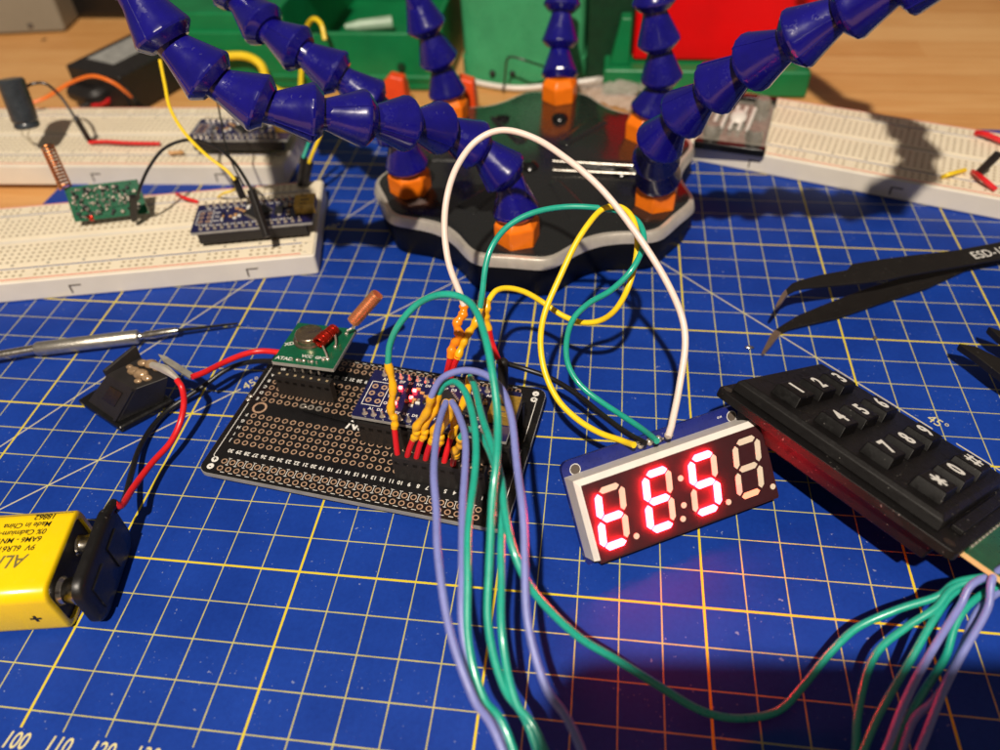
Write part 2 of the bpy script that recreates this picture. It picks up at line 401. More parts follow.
# ------------------------------------------------------------------ breadboards
def breadboard(label, o, yaw, L, W, lz, z0=0., gap=False):
    T = pose((o[0], o[1], z0), yaw)
    t = thing('breadboard', label, 'breadboard', T, 'solderless breadboards around the mat')
    H = lz
    b = MB().mat('bread_side')
    # side walls with small latch notches, then the cream top sheet
    b.prism(rr(0, 0, L, W, .12), 0, H - .05)
    b.build('base', t, bevel=.06)
    b = MB().mat('bread')
    chan = W / 2
    railw = .86 if W < 5.3 else .92
    strips = [(.06, railw - .03), (railw + .03, chan - .13), (chan + .13, W - railw - .03), (W - railw + .03, W - .06)]
    for y0, y1 in strips: b.box((L / 2, (y0 + y1) / 2, H - .02), (L - .12, y1 - y0, .05))
    b.build('top_sheet', t, bevel=.02)
    b = MB(); n = int((L - .8) / .254); x0 = (L - (n - 1) * .254) / 2
    b.mat('bread_hole')
    rows = [chan - .38 - k * .254 for k in range(5)] + [chan + .38 + k * .254 for k in range(5)]
    s = .052
    zt = H + .0065
    def q(x, y, sx, sy): b.add([(x - sx, y - sy, zt), (x + sx, y - sy, zt), (x + sx, y + sy, zt), (x - sx, y + sy, zt)], [(0, 1, 2, 3)])
    for i in range(n):
        for y in rows: q(x0 + i * .254, y, s, s)
        if i % 6 != 5:
            for y in (railw / 2 - .127 + .03, railw / 2 + .127 + .03, W - railw / 2 - .127 - .03, W - railw / 2 + .127 - .03): q(x0 + i * .254, y, s, s)
    b.mat('rail_red'); q(L / 2, .12, L / 2 - .5, .026); q(L / 2, W - .12, L / 2 - .5, .026)
    b.mat('rail_blue'); q(L / 2, railw - .08, L / 2 - .5, .026); q(L / 2, W - railw + .08, L / 2 - .5, .026)
    b.mat('dark_mark')
    for i in range(0, n, 5):
        q(x0 + i * .254, chan - .38 - 5 * .254 + .04, .05, .04); q(x0 + i * .254, chan + .38 + 5 * .254 - .04, .05, .04)
    for xx in (.35, L - .35):
        q(xx, .2, .05, .012); q(xx, railw - .12, .05, .012); q(xx, railw - .12, .012, .05)
    b.build('contact_holes', t, smooth=False)
    for xx in (L * .17, L * .5, L * .83) if not gap else (L * .24, L * .48, L * .86):
        b = MB().mat('dark_mark'); b.add([(xx - .22, -.012, H * .6), (xx + .22, -.012, H * .6), (xx + .22, -.012, H * .54), (xx - .16, -.012, H * .54), (xx - .16, -.012, H * .2), (xx - .22, -.012, H * .2)], [(0, 1, 2, 3), (0, 3, 4, 5)]); b.build('latch_mark', t, smooth=False)
    return t, T
H_ = .88
bb1, T1 = breadboard('cream breadboard at left lying fully on the blue mat, carrying the green receiver board', (-4.2, 13.5), 12.6, 16.55, 5.2, H_, .01, True)
bb2, T2 = breadboard('cream breadboard farther back at left behind the copper spring, half on the wooden desk', (-7.9, 22.33), 2.7, 16.7, 5.4, H_ + .1, -.05)
bb3, T3 = breadboard('cream breadboard at the right behind the tweezers, crossed by the shadow of a blue arm', (25.55, 26.1), -19.2, 16.6, 5.3, H_, .01)

# ------------------------------------------------------------------ third hand (helping hands)
BC = V((19.5, 22.5, 0))
th = thing('helping_hand_stand', 'black star shaped stand with silver rim, orange nuts and six blue jointed arms', 'helping hands stand', BC)
def star(rs, dr=0., n=180):
    out = []
    for i in range(n):
        a = 2 * math.pi * i / n; k = (a - math.radians(-93)) / (math.pi / 3); k -= round(k)
        # k in -.5..+.5 around each lobe
        u = abs(k) * 2
        tb = [.982, .984, .988, .992, .985, .955, .92, .89, .868, .855, .85]
        r = rs * _lerp(tb, min(u * 10, 9.999)) * (1 + .012 * u)
        out.append(((r + dr) * math.cos(a), (r + dr) * math.sin(a)))
    return out
def ring(rs, dr, z): return [(x, y, z) for x, y in star(rs, dr)]
RB = 6.42
b = MB().mat('base_side')
b.loft([ring(RB, -.32, .02), ring(RB, -.2, .1), ring(RB, -.03, 1.2), ring(RB, -.05, 1.32)]); b.build('base', th, ang=50)
b = MB().mat('silver')
b.loft([ring(RB, -.05, 1.3), ring(RB, .02, 1.33), ring(RB, -.06, 1.64), ring(RB, -.1, 1.69), ring(RB, -.2, 1.7)]); b.build('rim', th, ang=40)
def base_top_mat():
    t = NT('black_enamel'); t.b.inputs['Base Color'].default_value = (.012, .013, .013, 1)
    t.b.inputs['Coat Weight'].default_value = .6; t.b.inputs['Coat Roughness'].default_value = .12
    t.l.new(t.math('MULTIPLY_ADD', t.noise(2, 4, .7), .3, .12), t.b.inputs['Roughness'])
    t.bump(t.noise(3.5, 3), .12, .0004); return t.m
M['enamel'] = base_top_mat()
b = MB().mat('enamel'); b.loft([ring(RB, -.22, 1.6), ring(RB, -.24, 1.72), ring(RB, -.32, 1.76)]); b.build('top_plate', th, ang=50)
# pressed ribs from hub to each arm and rivets
b = MB().mat('enamel')
for k in range(6):
    a = math.radians(-93 + 60 * k + 30); d = V((math.cos(a), math.sin(a), 0)); e = V((-d.y, d.x, 0))
    p0 = d * 1.6; p1 = d * 4.3
    b.loft([[p0 - e * .28 + V((0, 0, 1.74)), p0 + e * .28 + V((0, 0, 1.74)), p1 + e * .5 + V((0, 0, 1.74)), p1 - e * .5 + V((0, 0, 1.74))],
            [p0 - e * .16 + V((0, 0, 1.86)) + d * .15, p0 + e * .16 + V((0, 0, 1.86)) + d * .15, p1 + e * .32 + V((0, 0, 1.86)) - d * .25, p1 - e * .32 + V((0, 0, 1.86)) - d * .25]])
b.build('pressed_rib', th, bevel=.06)
for px, py in ((503, 119), (560, 117), (530, 166), (622, 172)):
    p = at(px, py, 1.8); b = MB().mat('black_gloss'); b.lathe([(.34, 1.74), (.34, 1.8), (.26, 1.9), (.12, 1.96), (.02, 1.97)], TR((p.x, p.y, 0)), 20)
    b.build('rivet', th, world=True)
for z0, pa, pb in ((1.8, (553, 161), (640, 166)), (1.8, (553, 170), (640, 174))):  # bright bars added in place of lamp reflections on the top plate
    a = at(*pa, 1.9); c = at(*pb, 1.9); b = MB().mat('steel'); b.tube([a, c], .05, 10, smooth=False); b.build('highlight_bar', th, world=True)

SEG = [(.38, .0), (.41, .06), (.46, .2), (.5, .32), (.745, 1.0), (.775, 1.06), (.79, 1.12), (.785, 1.18), (.75, 1.23), (.62, 1.36), (.56, 1.42), (.5, 1.42)]   # narrow -> wide along local z
segmb = MB().mat('arm_blue')
segmb.lathe(SEG, None, 20)
for sg_ in (0, math.pi):
    segmb.tube([(r * math.cos(sg_), r * math.sin(sg_), z) for r, z in SEG[1:9]], .016, 5, smooth=False)
seg_mesh = segmb.mesh('arm_segment', ang=17)
nut_mb = MB().mat('orange'); hexa = [(.8 * math.cos(math.radians(60 * i + 20)), .8 * math.sin(math.radians(60 * i + 20))) for i in range(6)]
nut_mb.loft([[(x, y, 0) for x, y in hexa], [(x, y, .7) for x, y in hexa], [(x * .88, y * .88, .84) for x, y in hexa], [(x * .74, y * .74, .98) for x, y in hexa]])
nut_mesh = nut_mb.mesh('hex_nut', ang=20)
def arm(nut, path, name='flexible_arm'):
    n = bpy.data.objects.new('hex_nut', nut_mesh); COL.objects.link(n); n.parent = th
    n.matrix_local = TR((V((nut[0], nut[1], 1.72)) - BC) * S)
    bv = n.modifiers.new('bevel', 'BEVEL'); bv.width = .0005; bv.segments = 2; bv.limit_method = 'ANGLE'
    P, F = catmull([V(p) for p in path], 16)
    b = MB().mat('arm_blue'); b.tube([p for p in P], .43, 12, smooth=False); a = b.build(name, th, world=True)
    # resample by arc length and set a flared segment on each joint; wide end towards the base
    L = [0]
    for i in range(1, len(P)): L.append(L[-1] + (P[i] - P[i - 1]).length)
    def pt(s):
        for i in range(1, len(P)):
            if L[i] >= s: return P[i - 1].lerp(P[i], (s - L[i - 1]) / (L[i] - L[i - 1] + 1e-9))
        return P[-1]
    pitch = 1.4; s = .1
    while s + 1.42 < L[-1]:
        w, nn = pt(s), pt(s + 1.42)
        d = (w - nn).normalized()
        T = zframe(nn + d * 0.0, d)
        o = bpy.data.objects.new('arm_segment', seg_mesh); COL.objects.link(o); o.parent = a
        T = T @ RZm(random.uniform(0, 360)); T.translation = nn - BC
        W = T.copy(); W.translation = T.translation * S; o.matrix_local = W
        s += pitch
    return a
arm((19.27, 17.33), [(19.3, 17.3, 2.55), (19.3, 17.25, 3.4), (18.8, 17.5, 4.4), (17.35, 17.2, 5.7), (16.1, 15.6, 6.75), (14.7, 14.6, 7.45), (12.95, 13.97, 8.0), (11.5, 14.0, 8.95), (10.45, 14.2, 10.3), (10.0, 14.7, 11.5), (9.2, 15.6, 12.8)])
arm((23.98, 19.85), [(24.0, 19.85, 2.6), (23.85, 19.3, 3.6), (23.63, 18.2, 4.7), (24.0, 17.75, 5.75), (24.78, 17.1, 7.0), (25.56, 16.66, 7.95), (26.5, 15.8, 9.0), (27.6, 15.4, 10.0), (28.8, 14.7, 11.0), (30.2, 13.9, 11.7), (31.7, 14.6, 12.2), (32.4, 16.8, 12.5), (31.8, 19.4, 12.8), (30.6, 21.2, 13.0)])
arm((14.95, 20.25), [(14.95, 20.2, 2.55), (15.1, 20.05, 3.3), (14.6, 20.06, 4.6), (13.54, 19.8, 5.95), (11.94, 19.9, 7.05), (10.6, 20.4, 7.7), (9.5, 21.2, 8.6), (8.9, 22.2, 10)])
arm((15.5, 26.0), [(15.5, 26, 2.5), atd(446, 90, 32.2), atd(441, 66, 31.6), atd(433, 42, 30.9), atd(420, 12, 30.0), atd(408, -35, 29.3)])
arm((20.0, 28.0), [(20, 28, 2.5), atd(560, 70, 33.6), atd(560, 38, 33.3), atd(562, 4, 32.8), atd(565, -40, 32.4)])
arm((23.6, 24.75), [(23.6, 24.7, 2.55), atd(655, 108, 30.3), atd(662, 84, 29.7), atd(660, 50, 28.8), atd(655, 14, 27.9), atd(652, -35, 27)])
# alligator clip at the end of the long right arm
b = MB().mat('steel'); T = zframe((30.6, 21.2, 13.0), (-.35, .9, .02))
b.loft([[(x, y, z) for x, y in rr(-w, -h, w, h, .05, 2)] for w, h, z in ((.42, .35, 0), (.4, .42, 1.4), (.3, .34, 2.6), (.16, .16, 4.3), (.08, .08, 4.8))], T)
b.build('alligator_clip', th, world=True)

# ------------------------------------------------------------------ perfboard with controller, transmitter and headers
PT = pose((11.37, 7.52, 0), -7.6)
PZ = .5
pf = thing('perfboard', 'black prototyping board with tinned holes lying on the blue mat in front of the stand', 'prototype board', PT)
b = MB().mat('pcb_edge'); b.prism(rr(0, 0, 8.8, 5.1, .28), PZ - .16, PZ - .012)
b.mat('pcb_black'); b.prism(rr(.01, .01, 8.79, 5.09, .28), PZ - .012, PZ)
b.mat('solder')
for x in (.6, 1.4, 2.4, 4.2, 6.1, 8.1):
    for y in (.3, 1.4, 2.4, 3.3, 4.7): b.lathe([(.09, .02), (.09, .2), (.05, PZ - .15)], TR((x, y, 0)), 8)
b.build('board', pf)
b = MB()
def annulus(mb, x, y, z, ro, ri, n=14, T=None):
    vs = [(x + r * math.cos(2 * math.pi * i / n), y + r * math.sin(2 * math.pi * i / n), z) for r in (ro, ri) for i in range(n)]
    mb.add(vs, [(i, (i + 1) % n, n + (i + 1) % n, n + i) for i in range(n)], T)
rows = [.23, .48, 1.21, 1.464, 1.718, 1.972, 2.226, 2.9, 3.154, 3.408, 3.662, 3.916, 4.62, 4.87]
b.mat('pad')
for i in range(30):
    x = .595 + i * .254
    for y in rows: annulus(b, x, y, PZ + .003, .088, .058)
annulus(b, .62, 2.56, PZ + .003, .22, .16, 24); annulus(b, 8.2, 2.56, PZ + .003, .22, .16, 24)
b.build('hole_pads', pf, smooth=False)['kind'] = 'stuff'
b = MB().mat('silk')
z = PZ + .004
def seg2(mb, x0, y0, x1, y1, w=.02):
    d = V((x1 - x0, y1 - y0, 0)); n = V((-d.y, d.x, 0)).normalized() * w / 2; a = V((x0, y0, z)); c = V((x1, y1, z))
    mb.add([a - n, c - n, c + n, a + n], [(0, 1, 2, 3)])
for i in range(29):
    x = .595 + i * .254
    seg2(b, x + .1, .36, x + .155, .36, .012); seg2(b, x + .08, .6, x + .175, .6, .016); seg2(b, x + .08, .37, x + .175, .37, .014); seg2(b, x + .127, .37, x + .127, .6, .016); seg2(b, x + .06, .11, x + .19, .11, .018)
    seg2(b, x + .06, 4.99, x + .19, 4.99, .018)
for y0, y1 in ((.62, 2.68), (2.98, 4.6)):
    seg2(b, .19, y0, .19, y1); seg2(b, 8.58, y0, 8.58, y1)
seg2(b, .19, .62, .3, .5)
for i in range(30):
    n = 30 - i
    b.text(str(n), .17, TR((.595 + i * .254, .86, PZ)) @ RZm(180), bold=.02, thick=.002)
    b.text(str(n), .17, TR((.595 + i * .254, 4.25, PZ)) @ RZm(180), bold=.02, thick=.002)
for k, ch in enumerate('JIHGF'): b.text(ch, .15, TR((.38, 1.21 + .254 * k, PZ)) @ RZm(180), bold=.02, thick=.002)
for k, ch in enumerate('EDCBA'): b.text(ch, .15, TR((.38, 2.9 + .254 * k, PZ)) @ RZm(180), bold=.02, thick=.002)
b.text('No', .46, TR((3.72, 2.5, PZ)), bold=.02, thick=.002, shear=.25)
for x, y, ch in ((.3, .48, '+'), (.3, .23, '-'), (8.5, .48, '+'), (8.5, 4.62, '+'), (8.5, 4.87, '-')):
    annulus(b, x, y, z, .1, .001)
    b.mat('pcb_black'); b.text(ch, .2, TR((x, y, PZ)), bold=.03, thick=.003, lift=.006); b.mat('silk')
b.build('silk_print', pf, smooth=False)
b = MB().mat('solder')
for x, y in ((.13, 2.78), (.13, 2.93)): b.ball((x, y, PZ + .02), .075, sc_=(1, .8, .4))
b.ball((1.98, 2.86, PZ + .03), .05, sc_=(1, .8, .6))
for k in range(3): annulus(b, 1.87 + k * .254, 2.9, PZ + .006, .1, .05)
b.build('solder_joints', pf)
b = MB().mat('black_gloss'); b.box((2.9, 2.62, PZ + .05), (1.9, .06, .05), rz=-.09); b.build('jumper_strip', pf, bevel=.02)

def header(x0, y, n, zt, parent, name='female_header'):
    b = MB().mat('black_plastic')
    L = n * .254
    b.box((x0 + L / 2 - .127, y, (PZ + zt) / 2 + .002), (L, .25, zt - PZ - .004))
    b.mat('key_black')
    for i in range(n):
        b.box((x0 + i * .254, y - .124, zt - .22), (.13, .014, .1)); 
    b.mat('bread_hole')
    for i in range(n):
        x = x0 + i * .254; b.box((x, y, zt + .001), (.07, .07, .004))
    return b.build(name, parent, bevel=.015)
header(4.25, 2.09, 17, 1.36, pf); header(4.25, 3.6, 17, 1.36, pf)
header(5.63, 1.09, 10, 1.42, pf)
header(1.1, 3.33, 7, 1.3, pf)
# radio transmitter on its header
TT = pose((12.69, 10.85, 1.62), -5.1, -4.4)
tx = thing('radio_transmitter', 'small green radio transmitter board with round metal can and red coil on the black perfboard', 'radio module', TT)
b = MB().mat('pcb_green'); b.prism(rr(0, 0, 1.92, 1.92, .03), -.14, 0); b.mat('pcb_edge'); b.prism(rr(-.012, -.012, 1.932, 1.932, .03), -.125, -.02)
b.mat('silk'); b.text('ATAD', .2, TR((.32, .17, 0)), bold=.02, thick=.002); b.text('VCC', .17, TR((.95, .38, 0)), bold=.02, thick=.002); b.text('GND', .17, TR((1.4, .38, 0)), bold=.02, thick=.002); b.text('XD', .2, TR((.18, .85, 0)) @ RZm(25), bold=.02, thick=.002)
b.build('circuit_board', tx)
b = MB().mat('glass_can'); b.lathe([(.5, .0), (.5, .05), (.44, .08), (.43, .22), (.41, .27), (.38, .29)], TR((.72, 1.16, 0)), 32); b.build('metal_can', tx)
b = MB().mat('red_copper')
def coil(mb, c, d, r, turns, L, wr, n=14):
    T = zframe(c, d); pts = [T @ V((r * math.cos(2 * math.pi * i / n), r * math.sin(2 * math.pi * i / n), L * i / (turns * n))) for i in range(int(turns * n) + 1)]
    mb.tube(pts, wr, 6, smooth=False); return pts
coil(b, (1.2, .75, .25), (.25, 1, 0), .17, 6, .42, .035)
coil(b, (1.32, 1.2, .25), (.3, 1, 0), .15, 5, .35, .035)
b.build('red_coil', tx)
b = MB().mat('solder')
for x, y in ((.75, .15), (.95, .15), (1.2, .15), (1.62, .35), (1.62, .95), (1.72, 1.62), (1.5, .3)): b.ball((x, y, .02), .06)
b.tube([(1.35, .7, .2), (1.55, .45, .12), (1.62, .35, 0)], .03, 6); b.tube([(1.5, 1.3, .2), (1.6, 1.1, .12), (1.62, .95, 0)], .03, 6)
for k in range(4): b.lathe([(.03, -.4), (.03, .08)], TR((.6 + k * .254, .12, 0)), 6)
b.build('solder_pins', tx)
b = MB().mat('copper'); p0 = at(353, 322, 2.0); p1 = at(377.5, 294, 2.9)
b.tube([p0, p1], .165, 18, smooth=False); ant = b.build('coil_antenna', tx, world=True, ang=60)
b = MB().mat('copper'); d = (p1 - p0).normalized(); T = zframe(p0, d)
coilp = [T @ V((.175 * math.cos(.45 * i), .175 * math.sin(.45 * i), .01 + i * (p1 - p0).length / 240)) for i in range(236)]
b.tube(coilp, .032, 6, smooth=False); b.build('winding', ant, world=True)
b = MB().mat('solder'); b.tube([at(347, 331, 1.7), at(353, 327, 1.78), p0 + d * .05], .035, 6); b.build('antenna_lead', tx, world=True)

# micro controller board, built once in a local frame then copied
def controller(label, T, on=False):
    t = thing('controller_board', label, 'circuit board', T, 'small blue microcontroller boards')
    b = MB().mat('pcb_navy'); b.prism(rr(0, 0, 4.35, 1.8, .04), -.14, 0); b.mat('pcb_edge'); b.prism(rr(-.01, -.01, 4.36, 1.81, .04), -.12, -.03)
    b.build('circuit_board', t)
    b = MB().mat('silk'); z0 = .004
    def sg(x0, y0, x1, y1, w=.022):
        d = V((x1 - x0, y1 - y0, 0)); n = V((-d.y, d.x, 0)).normalized() * w / 2; a = V((x0, y0, z0)); c = V((x1, y1, z0)); b.add([a - n, c - n, c + n, a + n], [(0, 1, 2, 3)])
    for q_ in (((.12, .45), (.66, .45)), ((.66, .45), (.66, 1.35)), ((.66, 1.35), (.12, 1.35)), ((.12, 1.35), (.12, .45))): sg(*q_[0], *q_[1])
    for k in range(13):
        s_ = random.choice(['D2', 'D3', 'A0', 'A1', 'D7', 'D9', 'A5', 'RX', '5V']); 
        b.text(s_, .13, TR((.45 + .254 * k, .33, 0)), bold=.02, thick=.002); b.text(s_, .13, TR((.45 + .254 * k, 1.48, 0)), bold=.02, thick=.002)
    for k in range(3): b.text(['RX', 'TX', 'ON'][k], .14, TR((.82, 1.15 - .27 * k, 0)), bold=.02, thick=.002)
    b.build('silk_print', t, smooth=False)
    b = MB().mat('solder')
    for k in range(15):
        for y in (.14, 1.66): b.lathe([(.085, 0), (.05, .05), (.035, .1), (.035, .16), (.02, .18)], TR((.35 + .254 * k, y, 0)), 8)
    b.mat('pad')
    for i in range(2):
        for j in range(3): annulus(b, .26 + .27 * i, .63 + .27 * j, .006, .09, .045)
    b.build('pin_joints', t)
    b = MB().mat('chip'); b.box((2.35, .9, .07), (.7, .7, .11), rz=math.radians(45)); b.mat('solder')
    for k in range(8):
        for s_ in (-1, 1):
            for ax in (0, 1):
                p = V((-.27 + k * .077, s_ * .4, .03)) if ax == 0 else V((s_ * .4, -.27 + k * .077, .03))
                b.box(V((2.35, .9, 0)) + Matrix.Rotation(math.radians(45), 3, 'Z') @ p, (.03 if ax == 0 else .1, .1 if ax == 0 else .03, .03), rz=math.radians(45))
    b.build('processor_chip', t)
    b = MB()
    rnd = random.Random(3)
    for k in range(30):
        x = rnd.choice([1.05, 1.2, 1.35, 1.5, 1.65, 1.8, 3.0, 3.15, 3.3, 3.45]) + rnd.uniform(-.02, .02); y = rnd.uniform(.55, 1.3)
        b.mat(rnd.choice(['solder', 'chip', 'resistor', 'solder', 'silk'])); b.box((x, y, .035), (.07, .13, .06), rz=rnd.choice([0, math.pi / 2]))
    b.mat('chip'); b.box((3.1, .9, .06), (.3, .4, .1)); b.mat('silk'); b.box((1.95, 1.25, .06), (.12, .28, .12))
    b.build('small_components', t, bevel=.01)
    b = MB().mat('gold'); b.box((4.1, .9, .2), (.75, .78, .36)); b.mat('dark_mark'); b.box((4.1, .9, .384), (.3, .08, .01)); b.box((4.05, 1.15, .384), (.25, .05, .01)); b.box((4.05, .66, .384), (.25, .05, .01)); b.box((4.476, .9, .2), (.01, .6, .2))
    b.build('usb_socket', t, bevel=.04)
    if on:
        for x, y in ((1.0, 1.22), (1.05, .62), (1.42, .92), (1.42, 1.2)):
            b = MB().mat('led_red'); b.box((x, y, .05), (.1, .07, .07)); b.build('indicator_led', t)
    return t
PTm = PT @ TR((4.02, 1.94, 1.66))
controller('navy controller board on black headers of the perfboard with glowing red indicators', PTm, True)
def bbpt(T, x, y, z=0): return T @ V((x, y, z))
def plane_frame(fl, fr, bl):   # front-left, front-right, back-left points
    fl, fr, bl = V(fl), V(fr), V(bl); return frame(fl, fr - fl, bl - fl)
nz = 1.62
N2T = plane_frame(at(190, 232.5, nz), at(306, 222, nz), at(200, 205, nz))
n2 = controller('navy controller board plugged into the front left breadboard beside its right end', N2T)
b = MB().mat('black_plastic')
for y in (.14, 1.66): b.box((2.15, y, -.35), (3.9, .25, .4))
b.build('pin_strip', n2, bevel=.015)
nz = 1.75
N3T = plane_frame(at(186, 139, nz), at(281, 139, nz), at(196, 119, nz))
n3 = controller('navy controller board on the rear left breadboard partly behind the long blue arm', N3T)
b = MB().mat('black_plastic')
for y in (.14, 1.66): b.box((2.15, y, -.35), (3.9, .25, .4))
b.build('pin_strip', n3, bevel=.015)
b = MB().mat('white_plastic'); b.lathe([(.28, 0), (.28, .45), (.2, .5)], TR((2.6, 1.2, 0)), 16); b.build('metal_can', n3)

# ------------------------------------------------------------------ seven segment display
DT = pose((22.477, 5.555, .779), 28.03, 49.91, .35)
dp = thing('segment_display', 'four digit seven segment display glowing red, propped up on its blue circuit board', 'display', DT)
b = MB().mat('pcb_blue'); b.prism(rr(-.1, -.42, 5.12, 2.36, .22), -.97, -.82); b.build('circuit_board', dp)
b = MB().mat('silk')
z = -.815
for hx in (.25, 4.75): annulus(b, hx, 2.1, z, .145, .128, 20)
b.text("°''", .2, TR((4.4, 2.12, -.82)), thick=.002)
b.build('silk_print', dp, smooth=False)
b = MB().mat('dark_mark')
for hx in (.25, 4.75): b = MB().mat('dark_mark'); b.lathe([(.125, -.83), (.125, -.812)], TR((hx, 2.1, 0)), 20); b.build('mounting_hole', dp)
b = MB().mat('solder')
for k in range(4):
    b.ball((2.05 + .262 * k, 2.17, -.76), .1, sc_=(.9, 1, .9)); b.tube([(2.05 + .262 * k, 2.17, -.75), (2.07 + .262 * k, 2.2, -.52)], .03, 6, smooth=False)
b.tube([(2.05, 2.17, -.74), (1.9, 2.27, -.66), (1.7, 2.3, -.7)], .045, 7)
b.build('solder_joints', dp)
# housing: white shell with a sloping rim at the left and the far side, black face
b = MB().mat('white_plastic')
b.loft([[(-.08, -.1, -.82), (5.03, -.1, -.82), (5.03, 1.99, -.82), (-.08, 1.99, -.82)], [(-.1, -.02, -.12), (5.03, -.02, -.12), (5.03, 2.02, -.12), (-.1, 2.02, -.12)],
        [(.0, 0, -.012), (5.02, 0, -.012), (5.02, 1.87, -.012), (.0, 1.87, -.012)]])
b.build('housing', dp)
b = MB().mat('face'); b.prism([(.03, -.05), (5.06, -.05), (5.06, 1.88), (.03, 1.88)], -.03, 0)
b.box((2.55, -.085, -.45), (5.04, .05, .8)); b.box((5.06, .95, -.45), (.05, 2.05, .8))
b.build('face_plate', dp)
SLT = .15
def sp(d, x, y): return (.14 + 1.272 * d + x + SLT * (y - .25), y)
w2 = .078
def hseg(d, y): 
    a, c = .085, .595; return [sp(d, a, y), sp(d, a + w2, y + w2), sp(d, c - w2 + .02, y + w2), sp(d, c + .02, y), sp(d, c - w2 + .02, y - w2), sp(d, a + w2, y - w2)]
def vseg(d, x, y0, y1):
    return [sp(d, x, y0), sp(d, x + w2, y0 + w2), sp(d, x + w2, y1 - w2), sp(d, x, y1), sp(d, x - w2, y1 - w2), sp(d, x - w2, y0 + w2)]
YA, YG, YD = 1.61, .935, .26; XL, XR = .03, .67; g = .05
def segs(d): return dict(a=hseg(d, YA), g=hseg(d, YG), d=hseg(d, YD), f=vseg(d, XL, YG + g, YA - g), b=vseg(d, XR, YG + g, YA - g), e=vseg(d, XL, YD + g, YG - g), c=vseg(d, XR, YD + g, YG - g))
lit = ['fged', 'afged', 'afgcd', '']
for d in range(4):
    for k, poly in segs(d).items():
        on = k in lit[d]; b = MB().mat('lit' if on else 'seg_off')
        if d == 3 and k == 'd': b = MB().mat('lit_weak')
        if d == 3 and k == 'e':
            lo = [(x, y) for x, y in poly if y < .55]; b = MB().mat('seg_off'); b.prism(poly, -.02, .012); b.mat('lit_pink'); 
            ym = .6; b.prism([poly[0], poly[1], sp(d, XL + w2, ym), sp(d, XL - w2, ym), poly[5]], .0, .016); b.build('segment', dp, smooth=False); continue
        b.prism(poly, -.02, .075 if on else .012); b.build('segment_lit' if on else 'segment', dp, smooth=False)
for x, y in ((1.06, .26), (2.35, .26), (3.65, .26), (4.95, .24), (2.55, 1.25), (2.46, .58)):
    b = MB().mat('seg_off'); b.lathe([(.075, -.02), (.075, .012)], TR((x, y, 0)), 16); b.build('dot', dp)

# ------------------------------------------------------------------ keypad
KT = pose((28.923, 9.75, 2.158), 44.96, -.13, 25.75)
kp = thing('keypad', 'black twelve key number pad tilted on its side beside the red display', 'keypad', KT)
b = MB().mat('keypad_black'); b.prism(rr(-2.52, -3.82, 2.62, 2.62, .18), -.9, -.66)
b.build('mounting_plate', kp, bevel=.03)
b = MB().mat('keypad_black')
def rect(x0, y0, x1, y1, z): return [(x0, y0, z), (x1, y0, z), (x1, y1, z), (x0, y1, z)]
b.loft([rect(-2.15, -3.25, 2.55, 2.4, -.66), rect(-2.12, -3.22, 2.54, 2.38, -.4), rect(-2.02, -3.12, 2.48, 2.3, -.3)])
b.box((0, -3.45, -.6), (3.2, .28, .14))
b.build('bezel', kp, bevel=.03)
b = MB().mat('keypad_black'); b.loft([rect(-2.05, -3.3, 2.2, 1.9, -1.45), rect(-2.2, -3.4, 2.35, 2.05, -.9)]); b.build('back_box', kp, bevel=.05)
b = MB().mat('black_gloss')
for x, y in ((-2.28, 2.42), (2.35, 2.42), (-2.25, -3.55), (2.3, -3.55)): b = MB().mat('black_gloss'); b.lathe([(.14, -.67), (.14, -.652)], TR((x, y, 0)), 16); b.build('screw_hole', kp)
keys = ['1', '2', '3', '4', '5', '6', '7', '8', '9', '*', '0', '#']
for i, ch in enumerate(keys):
    cx = (i % 3 - 1) * 1.27 + .02; cy = (1 - i // 3) * 1.27
    b = MB().mat('key_black')
    b.loft([rect(cx - .45, cy - .38, cx + .42, cy + .38, -.31), rect(cx - .38, cy - .35, cx + .4, cy + .35, -.03), rect(cx - .35, cy - .32, cx + .37, cy + .32, 0)])
    k = b.build('key', kp, bevel=.03)
    b = MB().mat('silk')
    if ch == '*':
        for a in (0, 60, 120): b.box((cx + .02, cy, .008 + a * .00002), (.42, .085, .006), rz=math.radians(a + 30))
    elif ch == '#':
        for o_ in (-.1, .1): b.box((cx + .02 + o_, cy, .008), (.065, .44, .006), rz=-.12); b.box((cx + .02, cy + o_, .0085), (.42, .065, .006))
    else: b.text(ch, .6, TR((cx + .02, cy, 0)), bold=.03, thick=.004, sx=1.05, lift=.004)
    b.build('legend', k, smooth=False)
b = MB().mat('pcb_green'); b.prism([(-1.75, -5.0), (1.9, -5.0), (1.9, -3.6), (-1.75, -3.6)], -.98, -.84); b.mat('pcb_edge_beige'); b.prism([(-1.78, -5.02), (1.93, -5.02), (1.93, -3.6), (-1.78, -3.6)], -.965, -.855)
b.build('circuit_board', kp)
b = MB().mat('solder')
for k in range(7): b.ball((-.95 + k * .3, -4.55, -.8), .11, sc_=(1, 1, .8))
for k in range(12): b.box((-1.3 + k * .27, -3.85, -.81), (.1, .05, .05))
b.build('solder_joints', kp)

